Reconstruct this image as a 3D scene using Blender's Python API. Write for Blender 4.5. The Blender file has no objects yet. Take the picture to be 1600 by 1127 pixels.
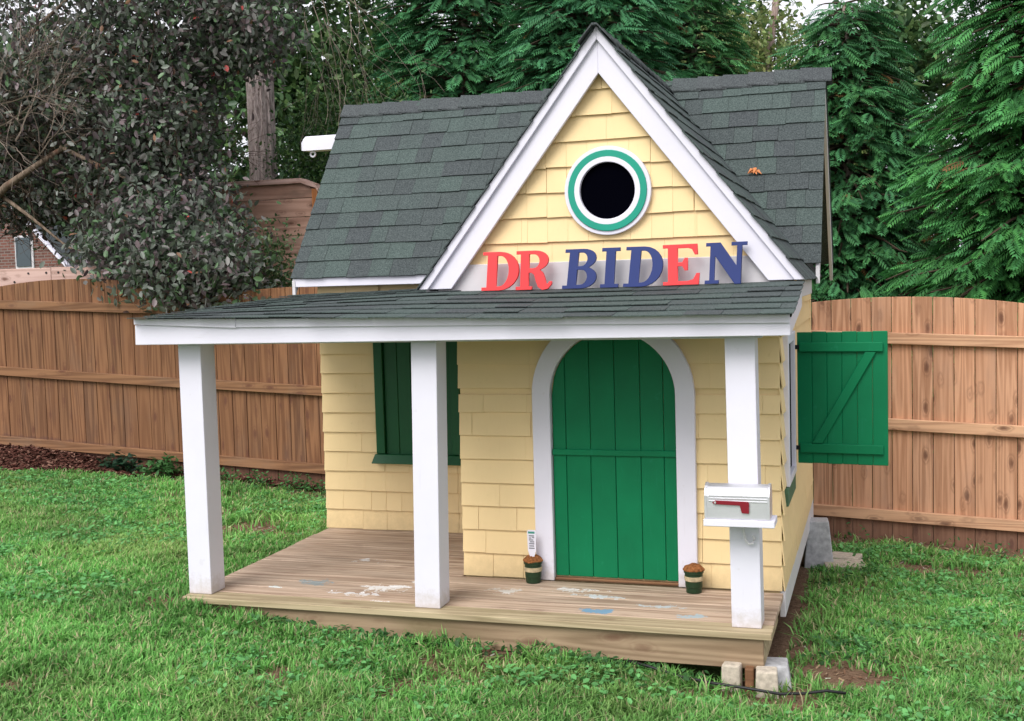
import bpy, bmesh, math, random
import numpy as np
from mathutils import Matrix, Vector
random.seed(7); rng = np.random.default_rng(7)
PI = math.pi; R_ = math.radians
S = bpy.context.scene
COL = S.collection

# ------------------------------------------------------------------ camera
def cam_axes(yaw, pitch, roll):
    f = Vector((-math.sin(yaw)*math.cos(pitch), math.cos(yaw)*math.cos(pitch), math.sin(pitch)))
    r = Vector((math.cos(yaw), math.sin(yaw), 0)); u = r.cross(f)
    c, s = math.cos(roll), math.sin(roll)
    return c*r+s*u, -s*r+c*u, f
cd = bpy.data.cameras.new('camera'); cam = bpy.data.objects.new('camera', cd); COL.objects.link(cam)
rx, ux, fx = cam_axes(0.3095, -0.0692, -0.0288)
M = Matrix((rx, ux, -fx)).transposed().to_4x4(); M.translation = (3.4787, -5.1746, 1.6)
cam.matrix_world = M
cd.sensor_width = 36; cd.lens = 1813.42/1600*36; cd.clip_start = .05; cd.clip_end = 3000
S.camera = cam

# ------------------------------------------------------------------ world, sun, exposure
W = bpy.data.worlds.new('World'); S.world = W; W.use_nodes = True
nt = W.node_tree; nt.nodes.clear()
sky = nt.nodes.new('ShaderNodeTexSky'); sky.sky_type = 'NISHITA'; sky.sun_disc = False
SUN_EL, SUN_AZ = R_(47), R_(197)      # azimuth measured clockwise from +Y (behind the camera, slightly left)
sky.sun_elevation = SUN_EL; sky.sun_rotation = SUN_AZ; sky.air_density = 1; sky.dust_density = 5
bg = nt.nodes.new('ShaderNodeBackground'); bg.inputs['Strength'].default_value = 0.13
hsv = nt.nodes.new('ShaderNodeHueSaturation'); hsv.inputs['Saturation'].default_value = .12; hsv.inputs['Value'].default_value = 1.0
mixw = nt.nodes.new('ShaderNodeMix'); mixw.data_type = 'RGBA'; mixw.inputs['Factor'].default_value = .62
mixw.inputs['B'].default_value = (7.2, 7.2, 7.9, 1)       # even cloud deck
out = nt.nodes.new('ShaderNodeOutputWorld')
L = nt.links.new
L(sky.outputs[0], hsv.inputs['Color']); L(hsv.outputs[0], mixw.inputs['A']); L(mixw.outputs['Result'], bg.inputs['Color']); L(bg.outputs[0], out.inputs['Surface'])
sd = bpy.data.lights.new('sun', 'SUN'); sd.energy = 1.5; sd.angle = R_(34); sd.color = (1, .965, .92)
sun = bpy.data.objects.new('sun', sd); COL.objects.link(sun)
sv = Vector((math.sin(SUN_AZ)*math.cos(SUN_EL), math.cos(SUN_AZ)*math.cos(SUN_EL), math.sin(SUN_EL)))
sun.rotation_euler = sv.to_track_quat('Z', 'Y').to_euler(); sun.location = sv*30
S.view_settings.view_transform = 'Standard'; S.view_settings.look = 'None'
S.view_settings.exposure = 0.60; S.view_settings.gamma = 1; S.view_settings.use_curve_mapping = False

# ------------------------------------------------------------------ materials
def nodes_of(name):
    m = bpy.data.materials.new(name); m.use_nodes = True
    t = m.node_tree; b = t.nodes['Principled BSDF']
    return m, t, b
def nn(t, typ, **kw):
    n = t.nodes.new(typ)
    for k, v in kw.items():
        if k in n.inputs: n.inputs[k].default_value = v
        else: setattr(n, k, v)
    return n
def mixc(t, fac, a, b, mode='MIX'):
    n = t.nodes.new('ShaderNodeMix'); n.data_type = 'RGBA'; n.blend_type = mode
    for key, v in (('Factor', fac), ('A', a), ('B', b)):
        s = n.inputs[key]
        if hasattr(v, 'is_output'): t.links.new(v, s)
        elif key == 'Factor': s.default_value = v
        else: s.default_value = (*v, 1) if len(v) == 3 else v
    return n.outputs['Result']
def mth(t, op, a, b=0.0, clamp=False):
    n = t.nodes.new('ShaderNodeMath'); n.operation = op; n.use_clamp = clamp
    for i, v in enumerate((a, b)):
        if hasattr(v, 'is_output'): t.links.new(v, n.inputs[i])
        else: n.inputs[i].default_value = v
    return n.outputs[0]
def ramp(t, fac, stops):
    n = t.nodes.new('ShaderNodeValToRGB'); e = n.color_ramp.elements
    while len(e) < len(stops): e.new(.5)
    for i, (p, c) in enumerate(stops):
        e[i].position = p; e[i].color = (*c, 1) if len(c) == 3 else c
    t.links.new(fac, n.inputs[0]); return n.outputs[0]
def coords(t, scale=(1, 1, 1), rand=True, kind='Object'):
    tc = t.nodes.new('ShaderNodeTexCoord'); mp = t.nodes.new('ShaderNodeMapping'); mp.inputs['Scale'].default_value = scale
    src = tc.outputs['Object']
    if kind == 'World': src = t.nodes.new('ShaderNodeNewGeometry').outputs['Position']
    if rand:
        oi = t.nodes.new('ShaderNodeObjectInfo'); vm = t.nodes.new('ShaderNodeVectorMath'); vm.operation = 'ADD'
        ml = mth(t, 'MULTIPLY', oi.outputs['Random'], 61.0)
        t.links.new(src, vm.inputs[0]); t.links.new(ml, vm.inputs[1]); src = vm.outputs[0]
    t.links.new(src, mp.inputs[0]); return mp.outputs[0]
def noise(t, vec, scale, detail=4, rough=.55, out='Fac', dist=0):
    n = nn(t, 'ShaderNodeTexNoise', Scale=scale, Detail=detail, Roughness=rough, Distortion=dist)
    t.links.new(vec, n.inputs['Vector']); return n.outputs[out]
def bump(t, b, h, strength=.3, dist=.01):
    n = nn(t, 'ShaderNodeBump', Strength=strength, Distance=dist); t.links.new(h, n.inputs['Height']); t.links.new(n.outputs[0], b.inputs['Normal'])
def paint(name, col, rough=.55, var=.08, grain=.25, dirt=(.25, .2, .12), dirt_amt=.12, axis='Z', spec=.4):
    m, t, b = nodes_of(name)
    sc = {'Z': (60, 60, 5), 'X': (5, 60, 60), 'Y': (60, 5, 60)}[axis]
    g = noise(t, coords(t, sc), 1.0, 5, .6)
    lo = noise(t, coords(t), 3.0, 4, .6)
    oi = t.nodes.new('ShaderNodeObjectInfo')
    c = mixc(t, ramp(t, lo, [(.3, (0, 0, 0)), (.75, (1, 1, 1))]), tuple(x*(1-var) for x in col), tuple(min(1, x*(1+var)) for x in col))
    c = mixc(t, mth(t, 'MULTIPLY', oi.outputs['Random'], var*1.5), c, tuple(x*.72 for x in col))
    fine = ramp(t, g, [(.62, (0, 0, 0)), (.80, (1, 1, 1))])
    c = mixc(t, mth(t, 'MULTIPLY', fine, dirt_amt), c, dirt)
    sp = ramp(t, noise(t, coords(t), 22, 2, .5), [(.70, (0, 0, 0)), (.76, (1, 1, 1))])
    c = mixc(t, mth(t, 'MULTIPLY', sp, dirt_amt*.8), c, dirt)
    t.links.new(c, b.inputs['Base Color']); b.inputs['Roughness'].default_value = rough; b.inputs['Specular IOR Level'].default_value = spec
    bump(t, b, g, grain, .002)
    return m
def wood(name, light, dark, knot=(.12, .05, .03), axis='Z', gscale=1.0, rough=.75, mark=None, tint=.25, stain=(.2, .17, .13), stain_amt=.25, knots=.85):
    m, t, b = nodes_of(name)
    along = 1.1*gscale; across = 26*gscale
    sc = {'Z': (across, across, along), 'X': (along, across, across), 'Y': (across, along, across)}[axis]
    v = coords(t, sc)
    big = noise(t, v, .35, 2, .5)
    warp = mth(t, 'MULTIPLY', big, 16)
    rings = mth(t, 'SINE', mth(t, 'ADD', mth(t, 'MULTIPLY', warp, 3.2), 0))
    rings = mth(t, 'ADD', mth(t, 'MULTIPLY', rings, .5), .5)
    fib = noise(t, v, 4.0, 5, .7)
    fac = mth(t, 'ADD', mth(t, 'MULTIPLY', rings, .45), mth(t, 'MULTIPLY', fib, .7))
    c = ramp(t, fac, [(.28, dark), (.82, light)])
    oi = t.nodes.new('ShaderNodeObjectInfo')
    c = mixc(t, mth(t, 'MULTIPLY', oi.outputs['Random'], tint), c, tuple(x*.55 for x in light))
    wn = t.nodes.new('ShaderNodeTexWhiteNoise'); wn.noise_dimensions = '1D'; t.links.new(oi.outputs['Random'], wn.inputs['W'])
    c = mixc(t, mth(t, 'MULTIPLY', wn.outputs['Value'], tint*.6), c, (light[0]*1.15, light[1]*1.0, light[2]*.9))
    # knots
    ks = {'Z': (10, 10, 4.2), 'X': (4.2, 10, 10), 'Y': (10, 4.2, 10)}[axis]
    vo = nn(t, 'ShaderNodeTexVoronoi', Scale=1.0, Randomness=1.0); kd = coords(t, ks)
    kn = noise(t, kd, 5, 2, .5, 'Color'); vm = t.nodes.new('ShaderNodeVectorMath'); vm.operation = 'MULTIPLY_ADD'
    t.links.new(kn, vm.inputs[0]); vm.inputs[1].default_value = (.16, .16, .16); t.links.new(kd, vm.inputs[2]); t.links.new(vm.outputs[0], vo.inputs['Vector'])
    kf = ramp(t, vo.outputs['Distance'], [(.10, (1, 1, 1)), (.19, (.5, .5, .5)), (.23, (.05, .05, .05)), (.28, (.35, .35, .35)), (.36, (0, 0, 0))])
    c = mixc(t, mth(t, 'MULTIPLY', kf, knots), c, knot)
    st = ramp(t, noise(t, coords(t, (3, 3, 1.2) if axis == 'Z' else (1.2, 3, 3)), 1.3, 4, .6), [(.52, (0, 0, 0)), (.72, (1, 1, 1))])
    c = mixc(t, mth(t, 'MULTIPLY', st, stain_amt), c, stain)
    if mark:      # darker brown band along the foot of the boards
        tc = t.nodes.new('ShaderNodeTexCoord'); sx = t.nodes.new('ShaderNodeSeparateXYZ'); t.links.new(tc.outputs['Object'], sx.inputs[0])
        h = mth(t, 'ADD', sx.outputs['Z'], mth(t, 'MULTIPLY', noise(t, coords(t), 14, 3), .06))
        f = ramp(t, h, [(.0, (1, 1, 1)), (mark, (.8, .8, .8)), (mark+.03, (0, 0, 0))])
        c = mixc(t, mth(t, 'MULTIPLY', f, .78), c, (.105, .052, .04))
    t.links.new(c, b.inputs['Base Color']); b.inputs['Roughness'].default_value = rough; b.inputs['Specular IOR Level'].default_value = .25
    bump(t, b, fac, .35, .003)
    return m
def plain(name, col, rough=.6, spec=.4, metal=0, nz=None):
    m, t, b = nodes_of(name)
    if nz:
        n = noise(t, coords(t), nz[0], 4, .6)
        c = ramp(t, n, [(.3, tuple(x*(1-nz[1]) for x in col)), (.7, tuple(min(1, x*(1+nz[1])) for x in col))])
        t.links.new(c, b.inputs['Base Color']); bump(t, b, n, .3, .004)
    else: b.inputs['Base Color'].default_value = (*col, 1)
    b.inputs['Roughness'].default_value = rough; b.inputs['Specular IOR Level'].default_value = spec; b.inputs['Metallic'].default_value = metal
    return m
def leafmat(name, rough=.5, trans=.35, spec=.4):
    m, t, b = nodes_of(name)
    a = t.nodes.new('ShaderNodeAttribute'); a.attribute_name = 'col'
    t.links.new(a.outputs['Color'], b.inputs['Base Color']); b.inputs['Roughness'].default_value = rough; b.inputs['Specular IOR Level'].default_value = spec
    if trans:
        tr = t.nodes.new('ShaderNodeBsdfTranslucent'); t.links.new(a.outputs['Color'], tr.inputs['Color'])
        mx = t.nodes.new('ShaderNodeMixShader'); mx.inputs[0].default_value = trans
        o = t.nodes['Material Output']; t.links.new(b.outputs[0], mx.inputs[1]); t.links.new(tr.outputs[0], mx.inputs[2]); t.links.new(mx.outputs[0], o.inputs['Surface'])
    return m
M_yellow = paint('yellow_paint', (.83, .63, .335), .6, .035, .45, (.45, .32, .14), .16)
M_white = paint('white_paint', (.72, .705, .79), .5, .03, .25, (.45, .42, .40), .18)
M_whiteX = paint('white_paint_board', (.72, .705, .79), .5, .03, .25, (.45, .42, .40), .18, axis='X')
def foot_dirt(m, top=.10, amt=.45, col=(.34, .27, .16)):
    t = m.node_tree; b = t.nodes['Principled BSDF']; src = b.inputs['Base Color'].links[0].from_socket
    g = t.nodes.new('ShaderNodeNewGeometry'); sx = t.nodes.new('ShaderNodeSeparateXYZ'); t.links.new(g.outputs['Position'], sx.inputs[0])
    n = noise(t, g.outputs['Position'], 24, 4, .7)
    f = ramp(t, mth(t, 'ADD', sx.outputs['Z'], mth(t, 'MULTIPLY', mth(t, 'SUBTRACT', n, .5), .22)), [(0, (1, 1, 1)), (top, (0, 0, 0))])
    t.links.new(mixc(t, mth(t, 'MULTIPLY', f, amt), src, col), b.inputs['Base Color'])
foot_dirt(M_white); foot_dirt(M_yellow, .12, .35, (.40, .30, .15))
M_green = paint('green_paint', (.001, .165, .064), .5, .12, .3, (.04, .33, .20), .14, spec=.22)
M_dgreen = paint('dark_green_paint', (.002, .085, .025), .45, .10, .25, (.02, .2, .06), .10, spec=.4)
M_teal = paint('teal_paint', (.006, .30, .205), .5, .10, .25, (.03, .2, .15), .2)
M_pane = plain('dark_opening', (.0012, .0012, .003), .9, .0)  # near-black colour stands in for the shade inside the window openings
M_red = paint('red_paint', (.80, .055, .06), .5, .06, .15, (.5, .05, .05), .2)
M_blue = paint('blue_paint', (.022, .040, .17), .5, .08, .15, (.05, .06, .2), .2)
M_trimgrey = paint('weathered_white_paint', (.62, .60, .62), .6, .08, .3, (.3, .27, .22), .3, axis='X')
M_deckface = wood('deck_edge_wood', (.47, .39, .25), (.27, .215, .13), axis='X', gscale=.8, stain=(.16, .14, .05), stain_amt=.4, knots=.35)
M_rim = wood('rim_board_wood', (.40, .29, .185), (.20, .135, .08), axis='X', gscale=.7, stain=(.17, .16, .07), stain_amt=.4, knots=.5)
M_fenceR = wood('fence_wood_light', (.64, .36, .22), (.35, .17, .092), mark=.24, tint=.38, stain=(.33, .22, .17), stain_amt=.3)
M_fenceL = wood('fence_wood_brown_shaded', (.255, .128, .063), (.092, .040, .020), mark=.20, tint=.50, stain=(.15, .09, .06), stain_amt=.45)  # left fence: redder brown boards, with tree shade also put into the colour
M_railR = wood('fence_rail_light', (.67, .40, .24), (.44, .235, .135), axis='X', gscale=.8, tint=.1)
M_railL = wood('fence_rail_brown', (.28, .145, .072), (.13, .062, .031), axis='X', gscale=.8, tint=.2)  # on the left rails this brown also has tree shade put into it
M_pink = wood('pale_cedar', (.60, .42, .36), (.45, .29, .24), axis='X', gscale=.7, tint=.1, stain_amt=.1)
M_panel = wood('weathered_panel_wood', (.60, .39, .30), (.27, .145, .10), axis='X', gscale=.5, tint=.5, stain=(.12, .09, .07), stain_amt=.6)
M_orange = wood('orange_board_wood', (.50, .20, .07), (.28, .1, .03), axis='Z')
M_conc = plain('concrete', (.40, .40, .41), .9, .2, nz=(30, .25))
M_tan = plain('tan_brick', (.47, .41, .33), .9, .2, nz=(40, .25))
M_metal = plain('galvanised_metal', (.72, .72, .75), .45, .5, .8, nz=(9, .06))
M_flag = plain('flag_red', (.20, .006, .016), .45)
M_black = plain('black_rubber', (.012, .012, .013), .5)
M_soil = plain('peat_soil', (.24, .095, .035), .95, .1, nz=(90, .5))
M_band = plain('label_band', (.45, .36, .22), .6, nz=(40, .3))
M_potgreen = plain('pot_dark_green', (.012, .035, .014), .35)
M_bark = wood('tree_bark', (.40, .31, .28), (.13, .095, .08), axis='Z', gscale=.9, rough=.95, stain_amt=.2)
def bark_mat():
    m, t, b = nodes_of('ridged_bark'); v = coords(t, (26, 26, 5), False); n = noise(t, v, 1.0, 5, .65, dist=1.2); n2 = noise(t, v, 5, 3, .6)
    f = mth(t, 'ADD', mth(t, 'MULTIPLY', n, .75), mth(t, 'MULTIPLY', n2, .3))
    t.links.new(ramp(t, f, [(.40, (.14, .11, .10)), (.50, (.42, .34, .32)), (.64, (.68, .58, .56))]), b.inputs['Base Color'])
    b.inputs['Roughness'].default_value = .95; b.inputs['Specular IOR Level'].default_value = .1; bump(t, b, f, 1.0, .05); return m
M_ridged = bark_mat()
M_branch = wood('branch_bark', (.22, .165, .12), (.09, .065, .045), axis='Z', gscale=.7, rough=.9)
M_twig = plain('twig_bark', (.28, .225, .185), .9, .2, nz=(8, .3))
M_twigd = plain('dark_twig_bark', (.07, .05, .035), .9, .2)
M_roofd = plain('roof_felt', (.02, .022, .022), .9, .2)
def shingle_mat(name, cols):
    m, t, b = nodes_of(name)
    oi = t.nodes.new('ShaderNodeObjectInfo')
    c = ramp(t, oi.outputs['Random'], [(i/(len(cols)-1), x) for i, x in enumerate(cols)])
    g = noise(t, coords(t, kind='World', rand=False), 130, 3, .75)
    c = mixc(t, ramp(t, g, [(.38, (0, 0, 0)), (.66, (1, 1, 1))]), mixc(t, .55, c, (.012, .016, .016)), mixc(t, .30, c, (.24, .28, .27)))
    lo = noise(t, coords(t, kind='World', rand=False), 6, 3, .6)
    c = mixc(t, mth(t, 'MULTIPLY', lo, .35), c, (.055, .06, .062))
    t.links.new(c, b.inputs['Base Color']); b.inputs['Roughness'].default_value = .92; b.inputs['Specular IOR Level'].default_value = .25
    bump(t, b, g, .5, .002); return m
M_shingle = shingle_mat('asphalt_shingle', [(.034, .042, .047), (.050, .072, .069), (.056, .088, .078), (.063, .102, .088), (.050, .066, .066), (.040, .046, .054)])
M_shcap = shingle_mat('ridge_cap_shingle', [(.050, .053, .062), (.058, .070, .072), (.064, .064, .074)])
M_leaf = leafmat('broad_leaf', .45, .3)
M_needle = leafmat('needle_spray', .6, .25, .25)
M_grass = leafmat('grass_blade', .55, .35, .3)
M_dark = leafmat('dark_leaf', .42, .18, .45)
M_chip = leafmat('mulch_chip', .95, 0, .1)

# deck boards: weathered wood with splashes of paint at fixed places
def deck_mat():
    m = wood('deck_wood', (.56, .43, .325), (.27, .185, .13), axis='X', gscale=.9, tint=.25, stain=(.26, .20, .15), stain_amt=.45, knots=.30)
    t = m.node_tree; b = t.nodes['Principled BSDF']; src = b.inputs['Base Color'].links[0].from_socket
    wc = coords(t, (1, 1, 1), False, 'World'); nf = noise(t, wc, 16, 4, .7)
    fine = noise(t, wc, 60, 3, .7)
    def mark(src, x, y, rx_, ry_, col, thr):
        mp = t.nodes.new('ShaderNodeMapping'); mp.vector_type = 'POINT'
        mp.inputs['Location'].default_value = (-x/rx_, -y/ry_, 0); mp.inputs['Scale'].default_value = (1/rx_, 1/ry_, 0)
        t.links.new(wc, mp.inputs[0]); ln = t.nodes.new('ShaderNodeVectorMath'); ln.operation = 'LENGTH'; t.links.new(mp.outputs[0], ln.inputs[0])
        f = mth(t, 'SUBTRACT', mth(t, 'ADD', mth(t, 'MULTIPLY', nf, 1.6), mth(t, 'MULTIPLY', fine, .5)), mth(t, 'MULTIPLY', ln.outputs['Value'], .6))
        f = ramp(t, f, [(max(0, thr), (0, 0, 0)), (thr+.05, (1, 1, 1))])
        return mixc(t, mth(t, 'MULTIPLY', f, .85), src, col)
    c = src
    for a in [(.98, .36, .20, .10, (.75, .74, .72), .78), (.86, .22, .3, .07, (.7, .69, .68), .9), (1.02, .10, .16, .05, (.7, .69, .66), .86),
              (1.12, .5, .1, .05, (.75, .73, .7), .8), (.55, .38, .12, .08, (.22, .27, .28), .72), (.38, .25, .07, .03, (.55, .6, .58), .74),
              (2.16, .17, .10, .045, (.12, .30, .46), .60), (2.10, .42, .22, .07, (.55, .6, .62), .86), (1.95, .5, .3, .1, (.6, .58, .55), .95),
              (2.45, .3, .25, .08, (.45, .52, .55), .93), (1.62, .42, .2, .12, (.62, .6, .56), .9), (2.62, .18, .15, .06, (.35, .45, .5), .85),
              (1.16, 1.35, .16, .12, (.7, .68, .66), .90), (.6, .9, .3, .1, (.6, .58, .56), 1.0)]:
        c = mark(c, *a[:5], a[5]-.06)
    t.links.new(c, b.inputs['Base Color']); return m
M_deck = deck_mat()

# ------------------------------------------------------------------ object helpers
WL = {}
def reg(o, loc, parent):
    WL[o.name] = Vector(loc)
    if parent is not None:
        o.parent = parent; o.location = Vector(loc)-WL[parent.name]
    else: o.location = loc
    COL.objects.link(o); return o
def props(o, label=None, cat=None, group=None, kind=None):
    for k, v in (('label', label), ('category', cat), ('group', group), ('kind', kind)):
        if v: o[k] = v
    return o
def thing(name, loc, label, cat, group=None):
    o = bpy.data.objects.new(name, None); o.empty_display_size = .1
    reg(o, loc, None); return props(o, label, cat, group)
def mesh(name, V, F):
    me = bpy.data.meshes.new(name); me.from_pydata([tuple(v) for v in V], [], [tuple(f) for f in F]); me.update(); return me
def obj(name, me, mat, parent=None, loc=(0, 0, 0), bevel=0, smooth=False, seg=1):
    if not me.materials: me.materials.append(mat)
    o = bpy.data.objects.new(name, me); reg(o, loc, parent)
    if bevel:
        b = o.modifiers.new('bevel', 'BEVEL'); b.width = bevel; b.segments = seg; b.limit_method = 'ANGLE'
    if smooth:
        for p in me.polygons: p.use_smooth = True
    return o
def vobj(name, V, F, mat, parent=None, bevel=0, smooth=False, seg=1, origin=None):
    """world-space vertices -> object whose origin sits at its own centre (or at origin)"""
    V = np.array(V, float); c = V.mean(0) if origin is None else np.array(origin, float)
    return obj(name, mesh(name, V-c, F), mat, parent, tuple(c), bevel, smooth, seg)
BF = [(0, 3, 2, 1), (4, 5, 6, 7), (0, 1, 5, 4), (1, 2, 6, 5), (2, 3, 7, 6), (3, 0, 4, 7)]
def boxv(x0, x1, y0, y1, z0, z1):
    return [(x0, y0, z0), (x1, y0, z0), (x1, y1, z0), (x0, y1, z0), (x0, y0, z1), (x1, y0, z1), (x1, y1, z1), (x0, y1, z1)]
def box(name, x0, x1, y0, y1, z0, z1, mat, parent=None, bevel=.003, origin=None):
    return vobj(name, boxv(x0, x1, y0, y1, z0, z1), BF, mat, parent, bevel, origin=origin)
def join(parts):
    V, F = [], []
    for v, f in parts:
        n = len(V); V += [tuple(p) for p in v]; F += [tuple(i+n for i in q) for q in f]
    return V, F
def prism(poly, P, N, off, th):
    """poly (u,v) counter-clockwise seen from the N side"""
    N = np.array(N, float); n = len(poly)
    top = [np.array(P(u, v))+N*off(u, v) for u, v in poly]; bot = [np.array(P(u, v))+N*(off(u, v)-th) for u, v in poly]
    F = [tuple(range(n)), tuple(range(2*n-1, n-1, -1))]+[((i+1) % n, i, n+i, n+(i+1) % n) for i in range(n)]
    return top+bot, F
def clip(poly, a, b, c):
    """keep a*u+b*v <= c"""
    o = []
    for i in range(len(poly)):
        p, q = poly[i], poly[(i+1) % len(poly)]; dp, dq = a*p[0]+b*p[1]-c, a*q[0]+b*q[1]-c
        if dp <= 0: o.append(p)
        if dp*dq < 0:
            s = dp/(dp-dq); o.append((p[0]+s*(q[0]-p[0]), p[1]+s*(q[1]-p[1])))
    return o
def area(p): return abs(sum(p[i][0]*p[(i+1) % len(p)][1]-p[(i+1) % len(p)][0]*p[i][1] for i in range(len(p))))/2
def ext(poly_xz, y0, y1):
    """polygon in x,z extruded from y0 (front) to y1"""
    n = len(poly_xz); V = [(x, y0, z) for x, z in poly_xz]+[(x, y1, z) for x, z in poly_xz]
    return V, [tuple(range(n)), tuple(range(2*n-1, n-1, -1))]+[((i+1) % n, i, n+i, n+(i+1) % n) for i in range(n)]
def tube(pts, rad, k=6, cap=True):
    pts = [Vector(p) for p in pts]; V, F = [], []
    r = rad if hasattr(rad, '__len__') else [rad]*len(pts)
    up = Vector((.13, .21, .97))
    for i, p in enumerate(pts):
        d = (pts[min(i+1, len(pts)-1)]-pts[max(i-1, 0)]).normalized()
        a = d.cross(up)
        if a.length < .15: a = d.cross(Vector((1, 0, 0)))
        a.normalize(); b = d.cross(a)
        for j in range(k):
            t = 2*PI*j/k; V.append(tuple(p+(a*math.cos(t)+b*math.sin(t))*r[i]))
    for i in range(len(pts)-1):
        for j in range(k): F.append((i*k+j, i*k+(j+1) % k, (i+1)*k+(j+1) % k, (i+1)*k+j))
    if cap: F += [tuple(range(k-1, -1, -1)), tuple(range((len(pts)-1)*k, len(pts)*k))]
    return V, F
def lathe(prof, cx, cy, cz, k=24):
    V, F = [], []
    for r, z in prof:
        for j in range(k): V.append((cx+r*math.cos(2*PI*j/k), cy+r*math.sin(2*PI*j/k), cz+z))
    for i in range(len(prof)-1):
        for j in range(k): F.append((i*k+j, i*k+(j+1) % k, (i+1)*k+(j+1) % k, (i+1)*k+j))
    F += [tuple(range(k-1, -1, -1)), tuple(range((len(prof)-1)*k, len(prof)*k))]
    return V, F
def npmesh(name, V, F, colors, mat, parent=None, loc=(0, 0, 0), smooth=False):
    """V (n,3) world, F (m,k) ints, colours per vertex (n,3)"""
    V = np.asarray(V, np.float32)-np.asarray(loc, np.float32); F = np.asarray(F, np.int32)
    me = bpy.data.meshes.new(name); k = F.shape[1]
    me.vertices.add(len(V)); me.vertices.foreach_set('co', V.ravel())
    me.loops.add(F.size); me.loops.foreach_set('vertex_index', F.ravel())
    me.polygons.add(len(F)); me.polygons.foreach_set('loop_start', np.arange(0, F.size, k, dtype=np.int32))
    me.polygons.foreach_set('loop_total', np.full(len(F), k, np.int32))
    if smooth: me.polygons.foreach_set('use_smooth', np.ones(len(F), bool))
    me.update(calc_edges=True)
    if colors is not None:
        a = me.color_attributes.new('col', 'FLOAT_COLOR', 'POINT')
        a.data.foreach_set('color', np.concatenate([np.asarray(colors, np.float32), np.ones((len(V), 1), np.float32)], 1).ravel())
    me.materials.append(mat); o = bpy.data.objects.new(name, me); return reg(o, loc, parent)
def scatter(tv, tf, tc, pos, rot, scale, tint):
    """template verts (t,3), faces (f,k), colours (t,3); pos (n,3), rot (n,3,3), scale (n,), tint (n,3)"""
    n, t = len(pos), len(tv)
    V = np.einsum('nij,tj->nti', rot, tv)*scale[:, None, None]+pos[:, None, :]
    F = (tf[None]+(np.arange(n)*t)[:, None, None]).reshape(-1, tf.shape[1])
    Cc = np.clip(tc[None]*tint[:, None, :], 0, 1)
    return V.reshape(-1, 3), F, Cc.reshape(-1, 3)
def rotmats(yaw, pitch, roll):
    cy, sy, cp, sp, cr, sr = np.cos(yaw), np.sin(yaw), np.cos(pitch), np.sin(pitch), np.cos(roll), np.sin(roll)
    z = np.zeros_like(cy); o = np.ones_like(cy)
    Z = np.stack([np.stack([cy, -sy, z], -1), np.stack([sy, cy, z], -1), np.stack([z, z, o], -1)], -2)
    Y = np.stack([np.stack([cp, z, sp], -1), np.stack([z, o, z], -1), np.stack([-sp, z, cp], -1)], -2)
    X = np.stack([np.stack([o, z, z], -1), np.stack([z, cr, -sr], -1), np.stack([z, sr, cr], -1)], -2)
    return Z @ Y @ X

# ------------------------------------------------------------------ ground
def vnoise(x, y, s=1.0, seed=0):
    x = np.asarray(x)*s; y = np.asarray(y)*s; xi = np.floor(x).astype(int); yi = np.floor(y).astype(int); fx_, fy_ = x-xi, y-yi
    def h(a, b): return np.mod(np.sin(a*127.1+b*311.7+seed*74.7)*43758.5453, 1.0)
    u, v = fx_*fx_*(3-2*fx_), fy_*fy_*(3-2*fy_)
    return (h(xi, yi)*(1-u)+h(xi+1, yi)*u)*(1-v)+(h(xi, yi+1)*(1-u)+h(xi+1, yi+1)*u)*v
KX0 = [-60, -5, 0, .55, 1.2, 2.1, 3, 5, 60]; KZ0 = [.3, .06, -.045, -.112, -.160, -.195, -.262, -.33, -.5]
KX4 = [-60, -5, -1.28, 3, 4.5, 7, 60]; KZ4 = [.3, .09, -.19, -.44, -.51, -.6, -.8]
def gz(x, y):
    x = np.asarray(x, float); y = np.asarray(y, float)
    a = np.interp(x, KX0, KZ0); b = np.interp(x, KX4, KZ4); t = np.clip(y/4.0, 0, 1)
    z = a*(1-t)+b*t
    return z+(vnoise(x, y, 1.1, 3)-.5)*.03+(vnoise(x, y, 4, 5)-.5)*.012
def mulchf(x, y):
    """1 inside the mulch bed by the left fence"""
    e = 3.15+.25*np.sin(x*1.7)+.18*vnoise(x, y, 2, 9)+np.clip((x+3.0)*.42, 0, 3)
    return (y > e) & (x < -.9)
def barren(x, y):
    b = np.clip(1.3-np.abs(y-4.0)/.62, 0, 1)*.98
    b = np.maximum(b, np.clip(1.05-(x-3.0)/.5, 0, 1)*((x > 2.9) & (y < 3.3) & (y > .05))*.85)
    b = np.maximum(b, np.clip(1-np.hypot((x-3.28)/.42, (y-.30)/.42), 0, 1)*1.5)
    b = np.maximum(b, np.clip(1-np.hypot((x-3.9)/.8, (y-2.9)/.45), 0, 1)*1.3)
    b = np.maximum(b, np.clip(1.1-np.hypot((x+.12)/.32, (y-.02)/.38), 0, 1)*.9)
    b = np.maximum(b, ((x < 0) & (x > -.22) & (y > 0) & (y < 2.3))*.55)
    b = np.maximum(b, np.clip((vnoise(x, y, 1.4, 21)*.6+vnoise(x, y, 4.5, 22)*.4-.58+.05*(x > 3.0))*3.4, 0, .8))
    b = np.maximum(b, np.clip(1-np.abs(y+.02)/.10, 0, 1)*((x > -.1) & (x < 3.1))*.55)
    return np.clip(b+(vnoise(x, y, 7, 2)-.5)*.7*(b > .05), 0, 1)
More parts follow.
